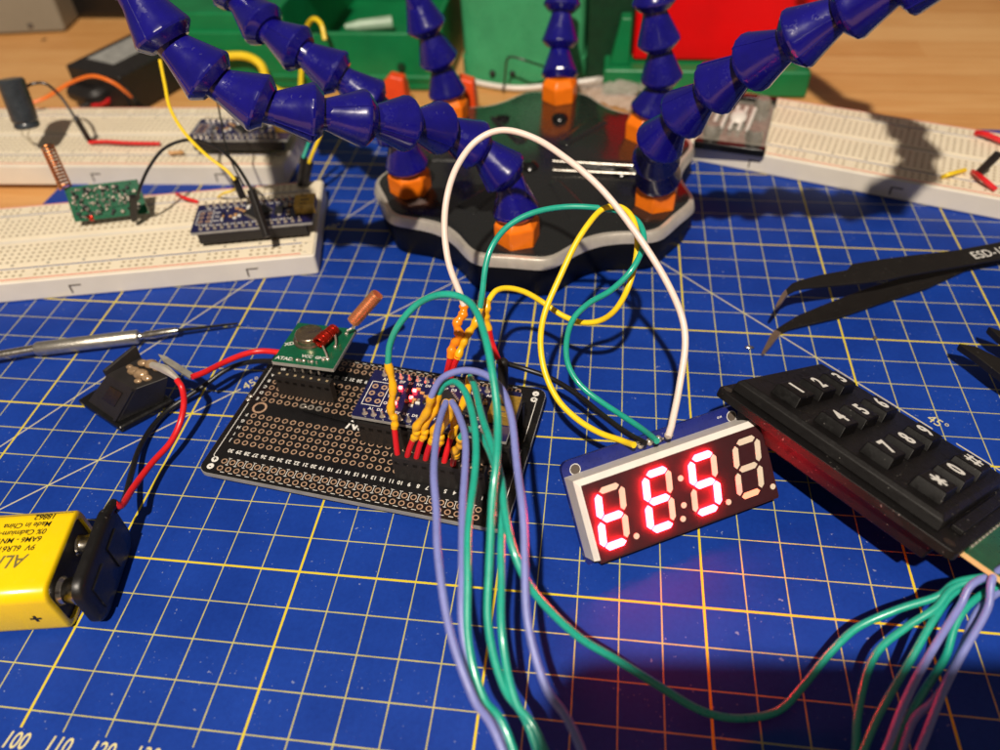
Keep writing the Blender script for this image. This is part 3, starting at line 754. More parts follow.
# ------------------------------------------------------------------ wires
def wire(name, label, cat, col, pts, r=.09, group=None, sleeve=None, pin=None, sleeve_r=.125, pin_r=.085, sl_mat='shrink_y', n=12):
    """pts: world points. sleeve / pin: world point lists for a crumpled heat shrink and the red pin sleeve"""
    p0 = V(pin[-1]) if pin else V(pts[0])
    if not sleeve:
        b = MB().mat(col); b.tube(pts, r, n); o = b.build(name, origin=pts[0]); return tag(o, label, cat, group)
    t = thing(name, label, cat, TR(p0), group)
    b = MB().mat(col); b.tube(pts, r, n, jit=.022); b.build('insulation', t, world=True)
    b = MB().mat(sl_mat); P, F = catmull([V(p) for p in sleeve], 6)
    rs = [sleeve_r * (1 + .16 * math.sin(i * 1.25) + random.uniform(-.05, .05)) for i in range(len(P))]; rs[0] = r * 1.12; rs[-1] = pin_r * 1.2
    b.tube(P, rs, 12, smooth=False); b.build('heat_shrink', t, world=True, ang=70)
    b = MB().mat('red_wire'); b.tube(pin, pin_r, 10); b.build('pin_sleeve', t, world=True)
    return t
A = lambda l: [at(*p) for p in l]
LW = 'wires looping from the perfboard to the display'
wire('white_wire', 'white wire in a tall arch from the perfboard over the black stand to the display', 'wire', 'white_wire',
     A([(668, 437, 2.35), (672, 420, 2.5), (680, 388, 2.9), (685, 350, 3.5), (682, 320, 4.0), (670, 288, 4.6), (650, 253, 5.2), (625, 218, 5.8), (598, 186, 6.3), (570, 161, 6.7), (537, 139, 7.0), (503, 131, 7.1), (477, 141, 6.9), (458, 165, 6.5), (447, 195, 6.0), (444, 225, 5.4), (449, 260, 4.7), (458, 288, 4.1), (464, 306, 3.7)]), .09, LW,
     sleeve=A([(464, 304, 3.7), (463, 314, 3.5), (457, 324, 3.3), (459, 336, 3.0), (453, 346, 2.7), (450, 358, 2.4)]), pin=A([(451, 354, 2.5), (449, 363, 2.2), (446, 376, 1.6)]), sl_mat='shrink_o')
wire('teal_wire', 'teal wire making a round loop, soldered to the display beside the white wire', 'wire', 'teal',
     A([(657, 441, 2.3), (640, 427, 1.9), (605, 405, 1.7), (582, 386, 1.9), (569, 365, 2.3), (566, 342, 2.8), (572, 320, 3.3), (588, 304, 3.7), (612, 290, 4.2), (633, 268, 4.7), (643, 242, 5.0), (637, 221, 5.2), (618, 210, 5.3), (592, 207, 5.4), (562, 208, 5.4), (530, 213, 5.4), (508, 226, 5.2), (494, 245, 4.9), (486, 266, 4.5), (482, 290, 4.0), (480, 308, 3.6)]), .082, LW,
     sleeve=A([(480, 306, 3.6), (476, 322, 3.3), (468, 334, 3.0), (462, 346, 2.7), (457, 359, 2.4)]), pin=A([(458, 356, 2.5), (454, 366, 2.1), (451, 378, 1.6)]), sl_mat='shrink_y', sleeve_r=.11)
wire('yellow_wire', 'bright yellow wire making a big loop between the perfboard and the display', 'wire', 'yellow_wire',
     A([(634, 445, 2.3), (622, 440, 2.1), (600, 433, 1.9), (578, 420, 1.9), (558, 400, 2.1), (545, 374, 2.5), (541, 345, 3.0), (545, 315, 3.6), (556, 284, 4.2), (572, 250, 4.8), (588, 226, 5.2), (603, 209, 5.4), (618, 206, 5.5), (630, 215, 5.4), (636, 235, 5.1), (636, 260, 4.6), (629, 287, 4.1), (616, 309, 3.5), (600, 321, 3.0), (583, 323, 2.8), (565, 316, 2.8), (545, 303, 3.0), (526, 293, 3.3), (508, 289, 3.5), (495, 291, 3.6), (488, 301, 3.5)]), .082, LW,
     sleeve=A([(488, 298, 3.5), (487, 308, 3.3), (486, 318, 3.0), (489, 332, 2.6)]), pin=A([(489, 330, 2.7), (492, 343, 2.3), (498, 359, 1.9)]), sl_mat='shrink_y', sleeve_r=.11)
b_ = wire('black_wire', 'thin glossy black wire running straight from the perfboard corner to the display', 'wire', 'black_wire',
     A([(645, 443, 2.3), (625, 432, 1.9), (600, 413, 1.6), (575, 393, 1.5), (550, 378, 1.5), (525, 369, 1.6), (505, 363, 1.8), (497, 361, 1.9)]), .078, LW)
b = MB().mat('black_plastic'); p = at(503, 388, 1.2); q_ = at(503, 363, 1.95)
b.tube([p, q_], .15, 12, smooth=False); b.ball(q_, .16)
tag(b.build('plug', origin=p), 'short black upright plug at the rear edge of the perfboard', 'plug')
b = MB().mat('solder'); b.ball(at(498, 375, 1.6), .07); 

# bundle wires: header pin -> sleeve -> arch -> down out of the picture -> back to the keypad
GW = 'teal and purple wires between perfboard and keypad'
def kpt(x, y=-4.55, z=-.74): return KT @ V((x, y, z))
HP = lambda i: PT @ V((5.63 + .254 * i, 1.09, 1.42))
def bundle(i, col, label, up, left, low, right, kx, r=.083, sl='shrink_y'):
    p = HP(i); top = at(*up[0])
    mid = p.lerp(top, .5) + V((random.uniform(-.06, .06), 0, 0))
    pin0 = p + V((0, 0, -.1)); pin1 = p.lerp(top, .3)
    if len(low) == 3 and right[0][1] > 740:
        r0, r1 = at(*right[0]), at(*right[1]); low = [low[0], low[1], r0 + (r0 - r1).normalized() * 1.6]
    pts = [top] + A(up[1:]) + A(left) + [V(q) for q in low] + A(right) + [kpt(kx, -5.05, -.45), kpt(kx)]
    sleeve = [top + (top - mid) * .02, top.lerp(mid, .5) + V((.07, 0, .03)), mid + V((-.05, 0, 0)), mid.lerp(pin1, .5) + V((.03, 0, 0)), pin1]
    return wire(('teal_wire' if col == 'teal' else 'purple_wire'), label, 'wire', col, pts, r, GW, sleeve=sleeve, pin=[p.lerp(top, .34), p.lerp(top, .15), pin0], sleeve_r=.1, pin_r=.078, sl_mat=sl, n=12)
bundle(0, 'teal', 'teal wire rising highest, from the leftmost red pin sleeve of the header', [(388, 364, 3.9), (390, 345, 4.4), (400, 324, 5.0), (418, 304, 5.5), (440, 295, 5.9), (462, 298, 6.0), (477, 312, 6.0), (487, 340, 5.9)],
       [(492, 375, 5.6), (497, 420, 5.1), (497, 465, 4.7), (492, 510, 4.2), (488, 570, 3.5), (489, 625, 2.9), (504, 686, 2.3), (535, 748, 1.7)], [(23, -3.2, .6), (27, -5.2, .3), (29.5, -3.0, .5)],
       [(854, 752, .5), (858, 712, .7), (876, 655, .95), (905, 627, 1.2), (935, 608, 1.5), (962, 584, 1.8)], -.9)
bundle(1, 'purple', 'purple wire over the controller board, outermost right of the hanging bundle', [(431, 397, 3.6), (437, 384, 3.9), (447, 375, 4.2), (465, 370, 4.4), (484, 374, 4.5), (500, 388, 4.5), (510, 415, 4.4)],
       [(516, 450, 4.2), (522, 505, 3.9), (524, 562, 3.5), (529, 624, 3.0), (545, 686, 2.5), (580, 748, 2.0)], [(24, -3.0, .8), (28, -4.6, .4), (30, -2.6, .6)],
       [(884, 752, .9), (903, 706, 1.1), (930, 655, 1.3), (958, 608, 1.6), (978, 580, 1.9)], -.3)
bundle(2, 'teal', 'teal wire in a low arch close to the header, hanging left of the bundle', [(438, 394, 3.5), (445, 384, 3.8), (456, 382, 4.0), (466, 392, 4.1), (472, 412, 4.1)],
       [(475, 440, 4.0), (474, 480, 3.9), (470, 520, 3.7), (467, 570, 3.4), (468, 636, 2.9), (484, 698, 2.4), (512, 748, 2.0)], [(22.5, -3.0, .8), (27, -5.8, .3), (29.2, -3.4, .5)],
       [(862, 754, .6), (882, 710, .8), (907, 665, 1.0), (935, 617, 1.4), (966, 586, 1.7)], -.6)
bundle(3, 'purple', 'purple wire hanging farthest left of the bundle across the front edge of the perfboard', [(446, 402, 3.5), (442, 412, 3.6)],
       [(437, 440, 3.8), (433, 475, 3.9), (436, 515, 3.8), (440, 562, 3.6), (449, 632, 3.2), (474, 698, 2.7), (503, 750, 2.2)], [(22.3, -2.6, 1.0), (28, -5.0, .5), (31.2, -2.8, .7)],
       [(916, 754, .8), (938, 704, 1.0), (962, 655, 1.3), (986, 610, 1.7), (998, 570, 2.1)], .6)
bundle(4, 'purple', 'purple wire close behind the front teal wire of the bundle', [(452, 402, 3.5), (458, 412, 3.6)],
       [(464, 436, 3.7), (465, 475, 3.6), (463, 520, 3.5), (461, 570, 3.3), (463, 630, 2.9), (480, 695, 2.4), (508, 752, 1.9)], [(22.4, -2.8, .6), (28, -5.4, .3), (31, -3.2, .5)],
       [(902, 754, .7), (914, 720, .8), (935, 698, .9), (962, 650, 1.1), (988, 600, 1.5)], .3)
bundle(5, 'teal', 'long teal wire drooping across the mat under the display to the keypad', [(470, 377, 3.5), (474, 388, 3.7)],
       [(480, 408, 3.9), (490, 440, 4.0), (499, 475, 4.0), (505, 515, 3.8), (515, 552, 3.5), (534, 592, 3.0), (573, 633, 2.3), (616, 659, 1.6)],
       [at(659, 686, .9), at(702, 711, .4), at(740, 719, .2), at(777, 711, .2)],
       [(801, 687, .35), (828, 655, .6), (858, 627, .9), (895, 611, 1.2), (936, 597, 1.5), (962, 580, 1.8)], -1.1, r=.086)
bundle(6, 'teal', 'teal wire from the far end of the header, hidden inside the hanging bundle', [(460, 438, 2.9), (470, 430, 3.2)],
       [(484, 440, 3.5), (496, 475, 3.7), (502, 520, 3.5), (501, 570, 3.2), (501, 630, 2.8), (516, 700, 2.2), (544, 750, 1.8)], [(23.2, -2.8, .5), (28, -5.6, .3), (30.2, -3.4, .5)],
       [(893, 754, .5), (917, 704, .8), (943, 660, 1.0), (968, 606, 1.5)], 0.)

# ------------------------------------------------------------------ battery
BT = frame(V((10.08, 2.86, 0)), (-.985, -.172, 0), (.172, -.985, 0))   # local x towards the left end, z down -> flip below
BT = pose((10.02, 2.86, 0), 9.9)     # origin: bottom near corner of the terminal end, body runs along -x
bt = thing('battery', 'yellow nine volt battery lying on the mat at the left edge', 'battery', BT)
bw, bh, bl = 2.5, 1.72, 4.6
b = MB().mat('battery_yellow')
def rsec(x, y0, y1, z0, z1, r): return [(x, yy, zz) for yy, zz in rr(y0, z0, y1, z1, r, 5)]
b.loft([rsec(-bl, .06, bw - .06, .06, bh - .06, .3), rsec(-bl + .06, 0, bw, 0, bh, .34), rsec(-.05, 0, bw, 0, bh, .34), rsec(0, .04, bw - .04, .04, bh - .04, .32), rsec(.0, .16, bw - .16, .16, bh - .16, .25), rsec(-.14, .18, bw - .18, .18, bh - .18, .24)])
b.build('casing', bt, ang=50)
b = MB().mat('black_plastic'); b.loft([rsec(-.2, .17, bw - .17, .17, bh - .17, .22), rsec(-.08, .17, bw - .17, .17, bh - .17, .22)]); b.build('end_cap', bt)
b = MB().mat('steel')
for yy, rr_ in ((.62, .34), (1.88, .28)):
    b.lathe([(rr_ * 1.1, 0), (rr_ * .9, .12), (rr_ * 1.05, .4), (rr_ * .8, .5)], zframe((-.1, yy, bh / 2), (1, 0, 0)), 20)
b.build('terminal', bt)
b = MB().mat('ink_grey'); b.box((-bl / 2, bw - .22, bh + .002), (bl - .1, .012, .006)); b.build('wrap_seam', bt)
b = MB().mat('ink'); z = bh
def up180(x, y): return TR((x, y, bh)) @ RZm(180)
for s_, sz, x, y in (('18862', .22, -.42, 2.2), ('Made in China', .21, -.46, 1.98), ('0% Cadmium-Mercury', .21, -.5, 1.77), ('6AM6 - MN1604', .21, -.54, 1.56), ('9V  6LR61', .22, -.6, 1.33)):
    b.text(s_, sz, up180(x, y), bold=.012, thick=.003, align='LEFT', sx=.95, shear=.15)
b.text('+', .5, TR((-.55, 0, .72)) @ Matrix.Rotation(math.radians(90), 4, 'X'), bold=.03, thick=.004)
b.mat('ink_grey'); b.text('ALKALINE', .5, up180(-.68, .98), bold=.01, thick=.003, align='LEFT', sx=.9, shear=.25)
b.build('printing', bt, smooth=False)
# snap connector with two leads
ST = BT @ TR((.66, 0, 0))
sn = thing('battery_snap', 'black vinyl battery snap connector clipped on the yellow battery end', 'connector', ST)
b = MB().mat('black_rubber')
def ssec(x, m): return [(x, yy, zz) for yy, zz in rr(.02 + m, .08 + m, bw + .05 - m, bh - .02 - m, .42 - m * .5, 6)]
b.loft([ssec(-.12, .06), ssec(-.08, .0), ssec(.08, .0), ssec(.15, .05), ssec(.19, .16)]); b.tube([(.05, bw - .3, bh - .15), (.07, bw, bh - .2), (.1, bw + .18, bh - .25)], .13, 10); b.box((.19, .7, bh / 2), (.08, .7, .8)); b.box((.19, 1.75, bh / 2), (.08, .6, .8))
b.build('cover', sn, ang=50)
b = MB().mat('steel')
for yy in (.65, 1.85): b.lathe([(.3, -.18), (.3, -.08)], zframe((0, yy, bh / 2), (1, 0, 0)), 18)
b.build('snap_ring', sn)
b = MB().mat('red_wire'); b.tube([ST @ V((.14, bw + .1, bh - .2))] + A([(122, 505, 1.3), (133, 488, 1.0), (152, 463, .75), (170, 443, .7), (180, 423, .9), (184, 403, 1.3), (182, 388, 1.7), (177, 380, 1.8)]), .088, 12); b.build('red_lead', sn, world=True)
b = MB().mat('black_wire'); b.tube([ST @ V((.1, bw - .05, bh - .35))] + A([(124, 500, .8), (131, 475, .5), (138, 452, .3), (150, 430, .2), (166, 412, .2), (184, 399, .3), (205, 385, .5), (226, 370, .7), (250, 362, .9), (283, 361, 1.1)]), .082, 12); b.build('black_lead', sn, world=True)
wire('red_wire', 'short red wire from the rocker switch to the green radio transmitter', 'wire', 'red_wire', A([(192, 377, 1.7), (205, 372, 1.6), (225, 362, 1.4), (245, 354, 1.3), (262, 351, 1.25), (285, 353, 1.25)]), .088)

# ------------------------------------------------------------------ rocker switch
u = V((1.9, -1.17, 0)).normalized(); v = V((.53, .85, 0)).normalized()
RT = frame(V((6.2, 10.3, 0)), u, v)
rk = thing('rocker_switch', 'black rocker switch lying face down with soldered terminals on top', 'switch', RT)
fl = [at(80, 404, .03), at(122, 433, .03), at(176, 404, .03), at(132, 372, .03)]
b = MB().mat('black_gloss'); c_ = sum(fl, V()) / 4; b.loft([fl, [p + V((0, 0, .16)) for p in fl], [p.lerp(c_, .06) + V((0, 0, .22)) for p in fl]]); b.build('rim_plate', rk, world=True, bevel=.03)
b = MB().mat('black_plastic'); lo_ = [at(87, 402, .2), at(117, 423, .2), at(164, 402, .2), at(130, 376, .2)]; hi = [at(107, 374, 1.3), at(136, 389, 1.38), at(169, 377, 1.5), at(141, 357, 1.5)]
b.loft([lo_, hi]); b.build('body', rk, world=True, bevel=.04)
nA = (hi[1] - hi[0]).cross(lo_[0] - hi[0]).normalized(); nA = nA if nA.y < 0 else -nA
def fA(s_, t_, o_=0): return (hi[0].lerp(hi[1], s_)).lerp(lo_[0].lerp(lo_[1], s_), t_) + nA * o_
b = MB().mat('black_gloss'); b.loft([[fA(.3, .25, 0), fA(.72, .25, 0), fA(.72, .68, 0), fA(.3, .68, 0)], [fA(.3, .25, .02), fA(.72, .25, .02), fA(.72, .68, .02), fA(.3, .68, .02)]]); b.build('latch_window', rk, world=True)
b = MB().mat('black_plastic'); b.loft([[fA(.9, .05, -.02), fA(.98, .05, -.02), fA(.98, .97, -.02), fA(.9, .97, -.02)], [fA(.9, .05, .07), fA(.98, .05, .07), fA(.98, .97, .07), fA(.9, .97, .07)]]); b.build('rib', rk, world=True, bevel=.02)
w_ = [hi[0], hi[3], hi[3] + V((-.12, .02, 0)), hi[0] + V((-.12, .02, 0))]
b = MB().mat('black_plastic'); b.loft([[p - V((0, 0, .15)) for p in w_], [w_[0] + V((0, 0, .12)), w_[1] + V((0, .05, .42)), w_[2] + V((0, .05, .42)), w_[3] + V((0, 0, .12))]]); b.build('side_clip', rk, world=True, bevel=.02)
b = MB().mat('hot_glue'); 
for px, py, z_, r_ in ((134, 371, 1.45, .17), (141, 374, 1.45, .2), (147, 378, 1.45, .13), (143, 363, 1.55, .14), (151, 364, 1.6, .18), (158, 368, 1.6, .14), (130, 367, 1.4, .1), (138, 381, 1.4, .1)): b.ball(at(px, py, z_), r_, sc_=(1.25, .9, .7))
b.build('solder_blob', rk, world=True)
b = MB().mat('silver'); a_ = at(152, 365, 1.7); c_ = at(178, 379, 1.8); b.tube([a_, at(166, 370, 1.85), c_], [.1, .14, .07], 8); b.build('soldered_tab', rk, world=True)
b = MB().mat('clear')
p = [at(158, 354, 1.8), at(166, 356, 1.8), at(193, 373, 1.6), at(190, 378, 1.6), at(163, 361, 1.8)]
b.add(p + [q + V((0, 0, -.08)) for q in p], [(0, 1, 2, 3, 4), (9, 8, 7, 6, 5)] + [(i, (i + 1) % 5, 5 + (i + 1) % 5, 5 + i) for i in range(5)]); b.build('bent_terminal', rk, world=True)

# ------------------------------------------------------------------ screwdriver
a_ = at(-60, 366, .38); p1 = at(36, 349, .38); p2 = at(139, 336.5, .38); p3 = at(178, 330.5, .36); p4 = at(238, 323.5, .25)
sd = thing('screwdriver', 'thin silver precision screwdriver with knurled grip lying above the rocker switch', 'screwdriver', TR(p2))
b = MB().mat('steel'); b.tube([a_, p1], .16, 14, smooth=False); b.build('end_shaft', sd, world=True)
b = MB().mat('alu'); b.tube([p1, p1.lerp(p2, .02), p1.lerp(p2, .98), p2], [.2, .235, .235, .2], 24, smooth=False); b.build('knurled_grip', sd, world=True)
b = MB().mat('steel'); b.tube([p2, p2.lerp(p3, .1), p2.lerp(p3, .2), p3], [.13, .1, .15, .12], 12, smooth=False); b.build('chuck', sd, world=True)
b = MB().mat('black_gloss'); b.tube([p3, p3.lerp(p4, .75), p4], [.065, .05, .035], 10, smooth=False); b.build('blade', sd, world=True)

# ------------------------------------------------------------------ tweezers
def slab(mb, top, bot, zf, th, T=None):
    """strip between two outlines (pixel lists, same length) laid on the height zf(px), th thick"""
    n = len(top); P = [at(x, y, zf(x)) for x, y in top]; Q = [at(x, y, zf(x)) for x, y in bot]
    rings = [[P[i], Q[i], Q[i] - V((0, 0, th)), P[i] - V((0, 0, th))] for i in range(n)]
    mb.loft(rings)
tz = thing('tweezers', 'black antistatic tweezers with bent bare tips lying at the right', 'tweezers', TR(at(900, 280, 0)))
zu = lambda x: max(.42, 1.45 - (x - 777) / 223 * .85) if x < 1060 else .42
top = [(786, 289), (792, 283), (799, 280), (820, 274.5), (847, 269.5), (852, 263.5), (880, 259), (910, 255), (955, 250), (1000, 241.6), (1060, 231), (1140, 222)]
bot = [(787.5, 294), (795, 290), (803, 288), (828, 285.5), (850, 283.5), (862, 282.5), (885, 279.5), (912, 274), (955, 266.5), (1000, 259), (1060, 250), (1140, 238)]
b = MB().mat('tweezer'); slab(b, top, bot, zu, .09); b.build('upper_arm', tz, world=True, bevel=.03)
b = MB().mat('tweezer_tip'); slab(b, [(775.5, 306), (779, 299), (782.5, 293), (786, 289)], [(776.5, 307.5), (782, 302), (785, 297.5), (787.5, 294)], zu, .11); b.build('bent_tip', tz, world=True)
zl = lambda x: .17 + max(0, (x - 980)) * .001
top = [(775, 329.5), (784, 323.5), (799, 314.5), (832, 301), (868, 287.5), (905, 276), (955, 264), (1000, 252), (1060, 240), (1140, 228)]
bot = [(781, 332.5), (789, 329), (805, 325), (838, 317.5), (886, 301), (928, 287.5), (970, 268), (1002, 261), (1062, 252), (1142, 240)]
b = MB().mat('tweezer'); slab(b, top, bot, zl, .09); b.build('lower_arm', tz, world=True, bevel=.03)
b = MB().mat('tweezer_tip'); slab(b, [(762, 352), (766, 344), (770, 336), (775, 329.5)], [(763.5, 354), (771, 346), (776, 339), (781, 332.5)], zl, .11); b.build('bent_tip', tz, world=True)
b = MB().mat('silk')
o_ = at(972, 256.5, zu(972) + .0); dx = at(1002, 250.2, zu(1002)) - at(972, 255.6, zu(972)); dy = at(973, 246, zu(972)) - o_
b.text('ESD-15', .5, frame(o_ - dx.normalized() * 0, dx, dy), bold=.0, thick=.004, align='LEFT', lift=.012)
b.build('lettering', tz, world=True, smooth=False)
# second pair at the right edge
t2 = thing('fine_tweezers', 'dark pointed tool with two tips reaching in from the right edge above the keypad', 'tweezers', TR(at(990, 360, 0)))
z1 = lambda x: 1.0
b = MB().mat('tweezer'); slab(b, [(959, 343), (976, 346), (1000, 358), (1060, 385)], [(960, 344.5), (978, 357), (1000, 374), (1060, 412)], z1, .25); b.build('near_tip', t2, world=True, bevel=.03)
b = MB().mat('tweezer'); slab(b, [(988.5, 326), (1000, 330), (1060, 352)], [(989.5, 327.5), (1000, 337.5), (1060, 372)], z1, .25); b.build('far_tip', t2, world=True, bevel=.03)

# ------------------------------------------------------------------ things on the front left breadboard
# receiver board standing tilted
f0 = at(75, 222, 1.25); f1 = at(149, 213, 1.25); t0 = at(60, 189, 2.3)
RXT = frame(f0, f1 - f0, t0 - f0)
rx = thing('radio_receiver', 'green radio receiver board covered in solder joints standing in the front left breadboard', 'radio module', RXT)
Wd = (f1 - f0).length; Hd = (t0 - f0).length
b = MB().mat('pcb_green'); b.prism([(0, 0), (Wd, 0), (Wd - .2, Hd), (-.12, Hd)], -.12, 0); b.build('circuit_board', rx)
b = MB(); rnd = random.Random(5)
for k in range(150):
    x, y = rnd.uniform(.1, Wd - .2), rnd.uniform(.12, Hd - .12); b.mat(rnd.choice(['solder', 'solder', 'steel', 'chip', 'pcb_black'])); b.ball((x, y, .03), rnd.uniform(.03, .085), nu=7, nv=5)
b.mat('pcb_green'); b.box((Wd * .6, Hd * .45, .03), (.5, .4, .04)); b.mat('red_copper'); b.ball((.6, .1, -.1), .15)
b.build('solder_joints', rx)
b = MB().mat('steel')
for k in range(4): b.lathe([(.03, -.5), (.03, 0)], TR((Wd * .75 + k * .2, .1, -.05)) @ Matrix.Rotation(math.radians(70), 4, 'X'), 6)
b.build('pins', rx)
b = MB().mat('copper_dark'); a0 = at(66, 188, 2.35); a1 = at(47, 146, 3.4); d = (a1 - a0); T = zframe(a0, d); L_ = d.length
b.tube([T @ V((.21 * math.cos(.45 * i), .21 * math.sin(.45 * i), i * L_ / 180)) for i in range(180)], .036, 6, smooth=False); b.build('spring_antenna', rx, world=True)
GP = 'thin jumper wires on the left breadboards'
def jumper(label, col, pts, r, plug0=None, plug1=None, pcol='black_plastic'):
    t = thing('jumper_wire', label, 'jumper wire', TR(V(pts[0])), GP)
    b = MB().mat(col); b.tube(pts, r, 9); b.build('insulation', t, world=True)
    for pl in (plug0, plug1):
        if pl: b = MB().mat(pcol); b.tube(pl, .16, 4, smooth=False); b.build('plug', t, world=True, bevel=.03)
    return t
jumper('black jumper wire arching from the green receiver to the controller board', 'black_wire', A([(137, 200, 2.2), (141, 185, 2.8), (150, 166, 3.3), (165, 148, 3.7), (188, 140, 3.9), (212, 145, 3.8), (232, 160, 3.5), (246, 180, 3.1), (254, 196, 2.7)]), .06,
       A([(133, 196, 2.3), (134, 220, 1.2)]), A([(251, 190, 2.9), (267, 237, 1.75)]))
jumper('yellow jumper wire coming down behind the arm to a black plug', 'yellow_wire', A([(160, 60, 6), (165, 85, 5.4), (170, 108, 4.9), (184, 132, 4.3), (205, 154, 3.8), (226, 170, 3.3), (235, 180, 3.0)]), .06, A([(234, 177, 3.0), (243, 198, 2.2)]))
jumper('thin dark lead hanging straight down from behind the arm to the controller', 'black_wire', A([(215, 90, 4.6), (220, 115, 4.0), (225, 143, 3.4), (233, 165, 3.0), (244, 186, 2.6)]), .035)
jumper('short yellow lead bending beside the controller board', 'yellow_wire', A([(218, 197, .95), (224, 193, 1.4), (232, 191, 1.5), (240, 186, 1.9)]), .045)
jumper('red jumper lying flat just left of the controller on the front breadboard', 'red_wire', A([(177, 194, .98), (185, 198, 1.15), (198, 202, .98)]), .07)
jumper('red jumper lying flat along the rear left breadboard', 'red_wire', A([(89, 142.5, 1.1), (105, 141.5, 1.18), (130, 143, 1.18), (160, 143.5, 1.1)]), .075)
jumper('teal wire going into a black plug behind the front breadboard end', 'teal', A([(314, 128, 3.0), (309, 142, 2.5), (303, 158, 2.0)]), .07, A([(304, 156, 2.0), (300, 186, .9)]))
jumper('yellow wire beside the teal one, into a black plug', 'yellow_wire', A([(321, 134, 2.9), (314, 150, 2.4), (309, 163, 1.9)]), .07, A([(310, 161, 1.9), (305, 186, .95)]))
jumper('green black lead from the capacitor to the rear left breadboard', 'black_wire', A([(22, 90, 3.5), (32, 84, 3.7), (46, 84, 3.6), (60, 96, 3.2), (70, 110, 2.7), (77, 121, 2.3)]), .06, A([(76, 118, 2.4), (89, 140, 1.1)]))
jumper('orange lead curving over the desk behind the capacitor', 'orange_wire', A([(20, 106, 1.5), (45, 98, 1.6), (70, 83, 2.2), (92, 76, 2.6), (112, 82, 2.4), (126, 92, 1.8), (137, 102, 1.0)]), .08, A([(125, 89, 1.9), (143, 109, .6)]))
b = MB().mat('resistor'); a0 = at(168, 153, 1.15); a1 = at(184, 152, 1.15); b.tube([a0, a0.lerp(a1, .15), a0.lerp(a1, .3), a0.lerp(a1, .7), a0.lerp(a1, .85), a1], [.03, .1, .075, .075, .1, .03], 10, smooth=False)
tag(b.build('resistor', origin=a0), 'tiny tan resistor on the rear left breadboard', 'resistor')
# capacitor standing on its leads
c0 = at(28, 128, 2.3); c1 = at(10, 79, 4.2)
cp = thing('capacitor', 'dark cylindrical capacitor leaning on thin leads at the far left', 'capacitor', TR(c0))
d = c1 - c0; T = zframe(c0, d); Lc = d.length
b = MB().mat('cap_sleeve'); b.lathe([(.42, 0), (.5, .06), (.5, .2), (.46, .26), (.52, .34), (.52, Lc - .06), (.46, Lc)], T, 28); b.build('sleeve', cp, world=True)
b = MB().mat('steel'); b.lathe([(.42, Lc), (.4, Lc + .02)], T, 24); b.tube([c0 + V((-.15, 0, .05)), at(22, 134, 1.7), at(30, 141, .95)], .035, 6); b.tube([c0 + V((.15, 0, .05)), at(28, 136, 1.7), at(33, 144, .95)], .035, 6); b.build('lead', cp, world=True)

# ------------------------------------------------------------------ things on the right breadboard
g0 = at(700, 141, 1.25); g1 = at(762, 149, 1.25); g2 = at(722, 92, 1.25)
GT = frame(g0, g1 - g0, g2 - g0); gw = (g1 - g0).length; gh = 4.6
gd = thing('clear_bracket', 'smoky clear plastic bracket with rounded ends standing on the right breadboard', 'bracket', GT)
b = MB().mat('clear'); b.prism(rr(-.2, 0, gw + .1, gh, .35), -.3, -.08); b.build('plate', gd, bevel=.05)
b = MB().mat('black_gloss'); b.prism(rr(-.25, -.05, gw + .15, .3, .14), -.34, -.02); b.build('end_rail', gd, bevel=.04); b = MB().mat('black_gloss'); b.prism(rr(-.25, gh - .35, gw + .15, gh + .05, .18), -.34, .1); b.build('end_rail', gd, bevel=.04)
for x, y in ((.35, .8), (gw - .4, .8), (.35, gh - .9), (gw - .4, gh - .9)): b = MB().mat('clear'); b.lathe([(.34, -.1), (.34, .25), (.26, .4)], TR((x, y, 0)), 20); b.build('post', gd)
b = MB().mat('white_plastic')
for k in range(5): b.tube([(.3 + k * .35, 1.3, .05), (.4 + k * .35, gh - 1.4, .12)], .08, 8, smooth=False)
b.ball((gw / 2, gh / 2, .1), .35, sc_=(1, 1.6, .6)); b.build('metal_contact', gd)
GR = 'short jumpers on the right breadboard'
def jshort(label, col, pts, r=.07, name='jumper_wire'):
    b = MB().mat(col); b.tube(pts, r, 9); return tag(b.build(name, origin=pts[0]), label, 'jumper wire', GR)
jshort('red jumper lying along the back rail at the right end of the right breadboard', 'red_wire', A([(976, 133, 1.0), (985, 134, 1.15), (1004, 142, 1.1), (1015, 147, 1.0)]), .11)
jshort('red jumper lying in front of the black plug on the right breadboard', 'red_wire', A([(973, 172, 1.0), (982, 178, 1.2), (996, 190, 1.0)]), .1)
jshort('small yellow jumper on the right breadboard', 'yellow_wire', A([(942, 177, .95), (950, 174, 1.12), (965, 170, 1.0)]), .085)
jshort('black plug leaning over the red jumper on the right breadboard', 'black_plastic', A([(980, 172, 1.1), (998, 154, 2.0)]), .16, 'plug')

# ------------------------------------------------------------------ background: power brick, grey case, organiser, orange clamps
p0 = at(72, 80, -.3)
pb = thing('power_supply', 'black boxy power supply with a grey label on the desk behind the rear breadboard', 'power supply', TR(p0))
ux = (at(160, 92, -.3) - at(73, 82, -.3)).normalized(); ux.z = 0
hp = 2.0
A0 = at(66, 64, hp - .3); A1 = at(128, 34, hp - .3); A2 = at(155, 65, hp - .3)
e1 = (A1 - A0); e1.z = 0; L1 = 4.6; e1.normalize(); e2 = V((e1.y, -e1.x, 0))
PBT = Matrix((e1, -e2, V((0, 0, 1)))).transposed().to_4x4(); PBT.translation = A0 - V((0, 0, hp))
b = MB().mat('black_plastic'); b.box((L1 / 2 + .5, -1.9, hp / 2), (L1 + 1.2, 3.8, hp), PBT); b.build('case', pb, world=True, bevel=.12)
b = MB().mat('paper_grey'); b.box((L1 / 2 + .6, -1.45, hp + .008), (L1 - .6, 1.9, .012), PBT); b.build('label_plate', pb, world=True)
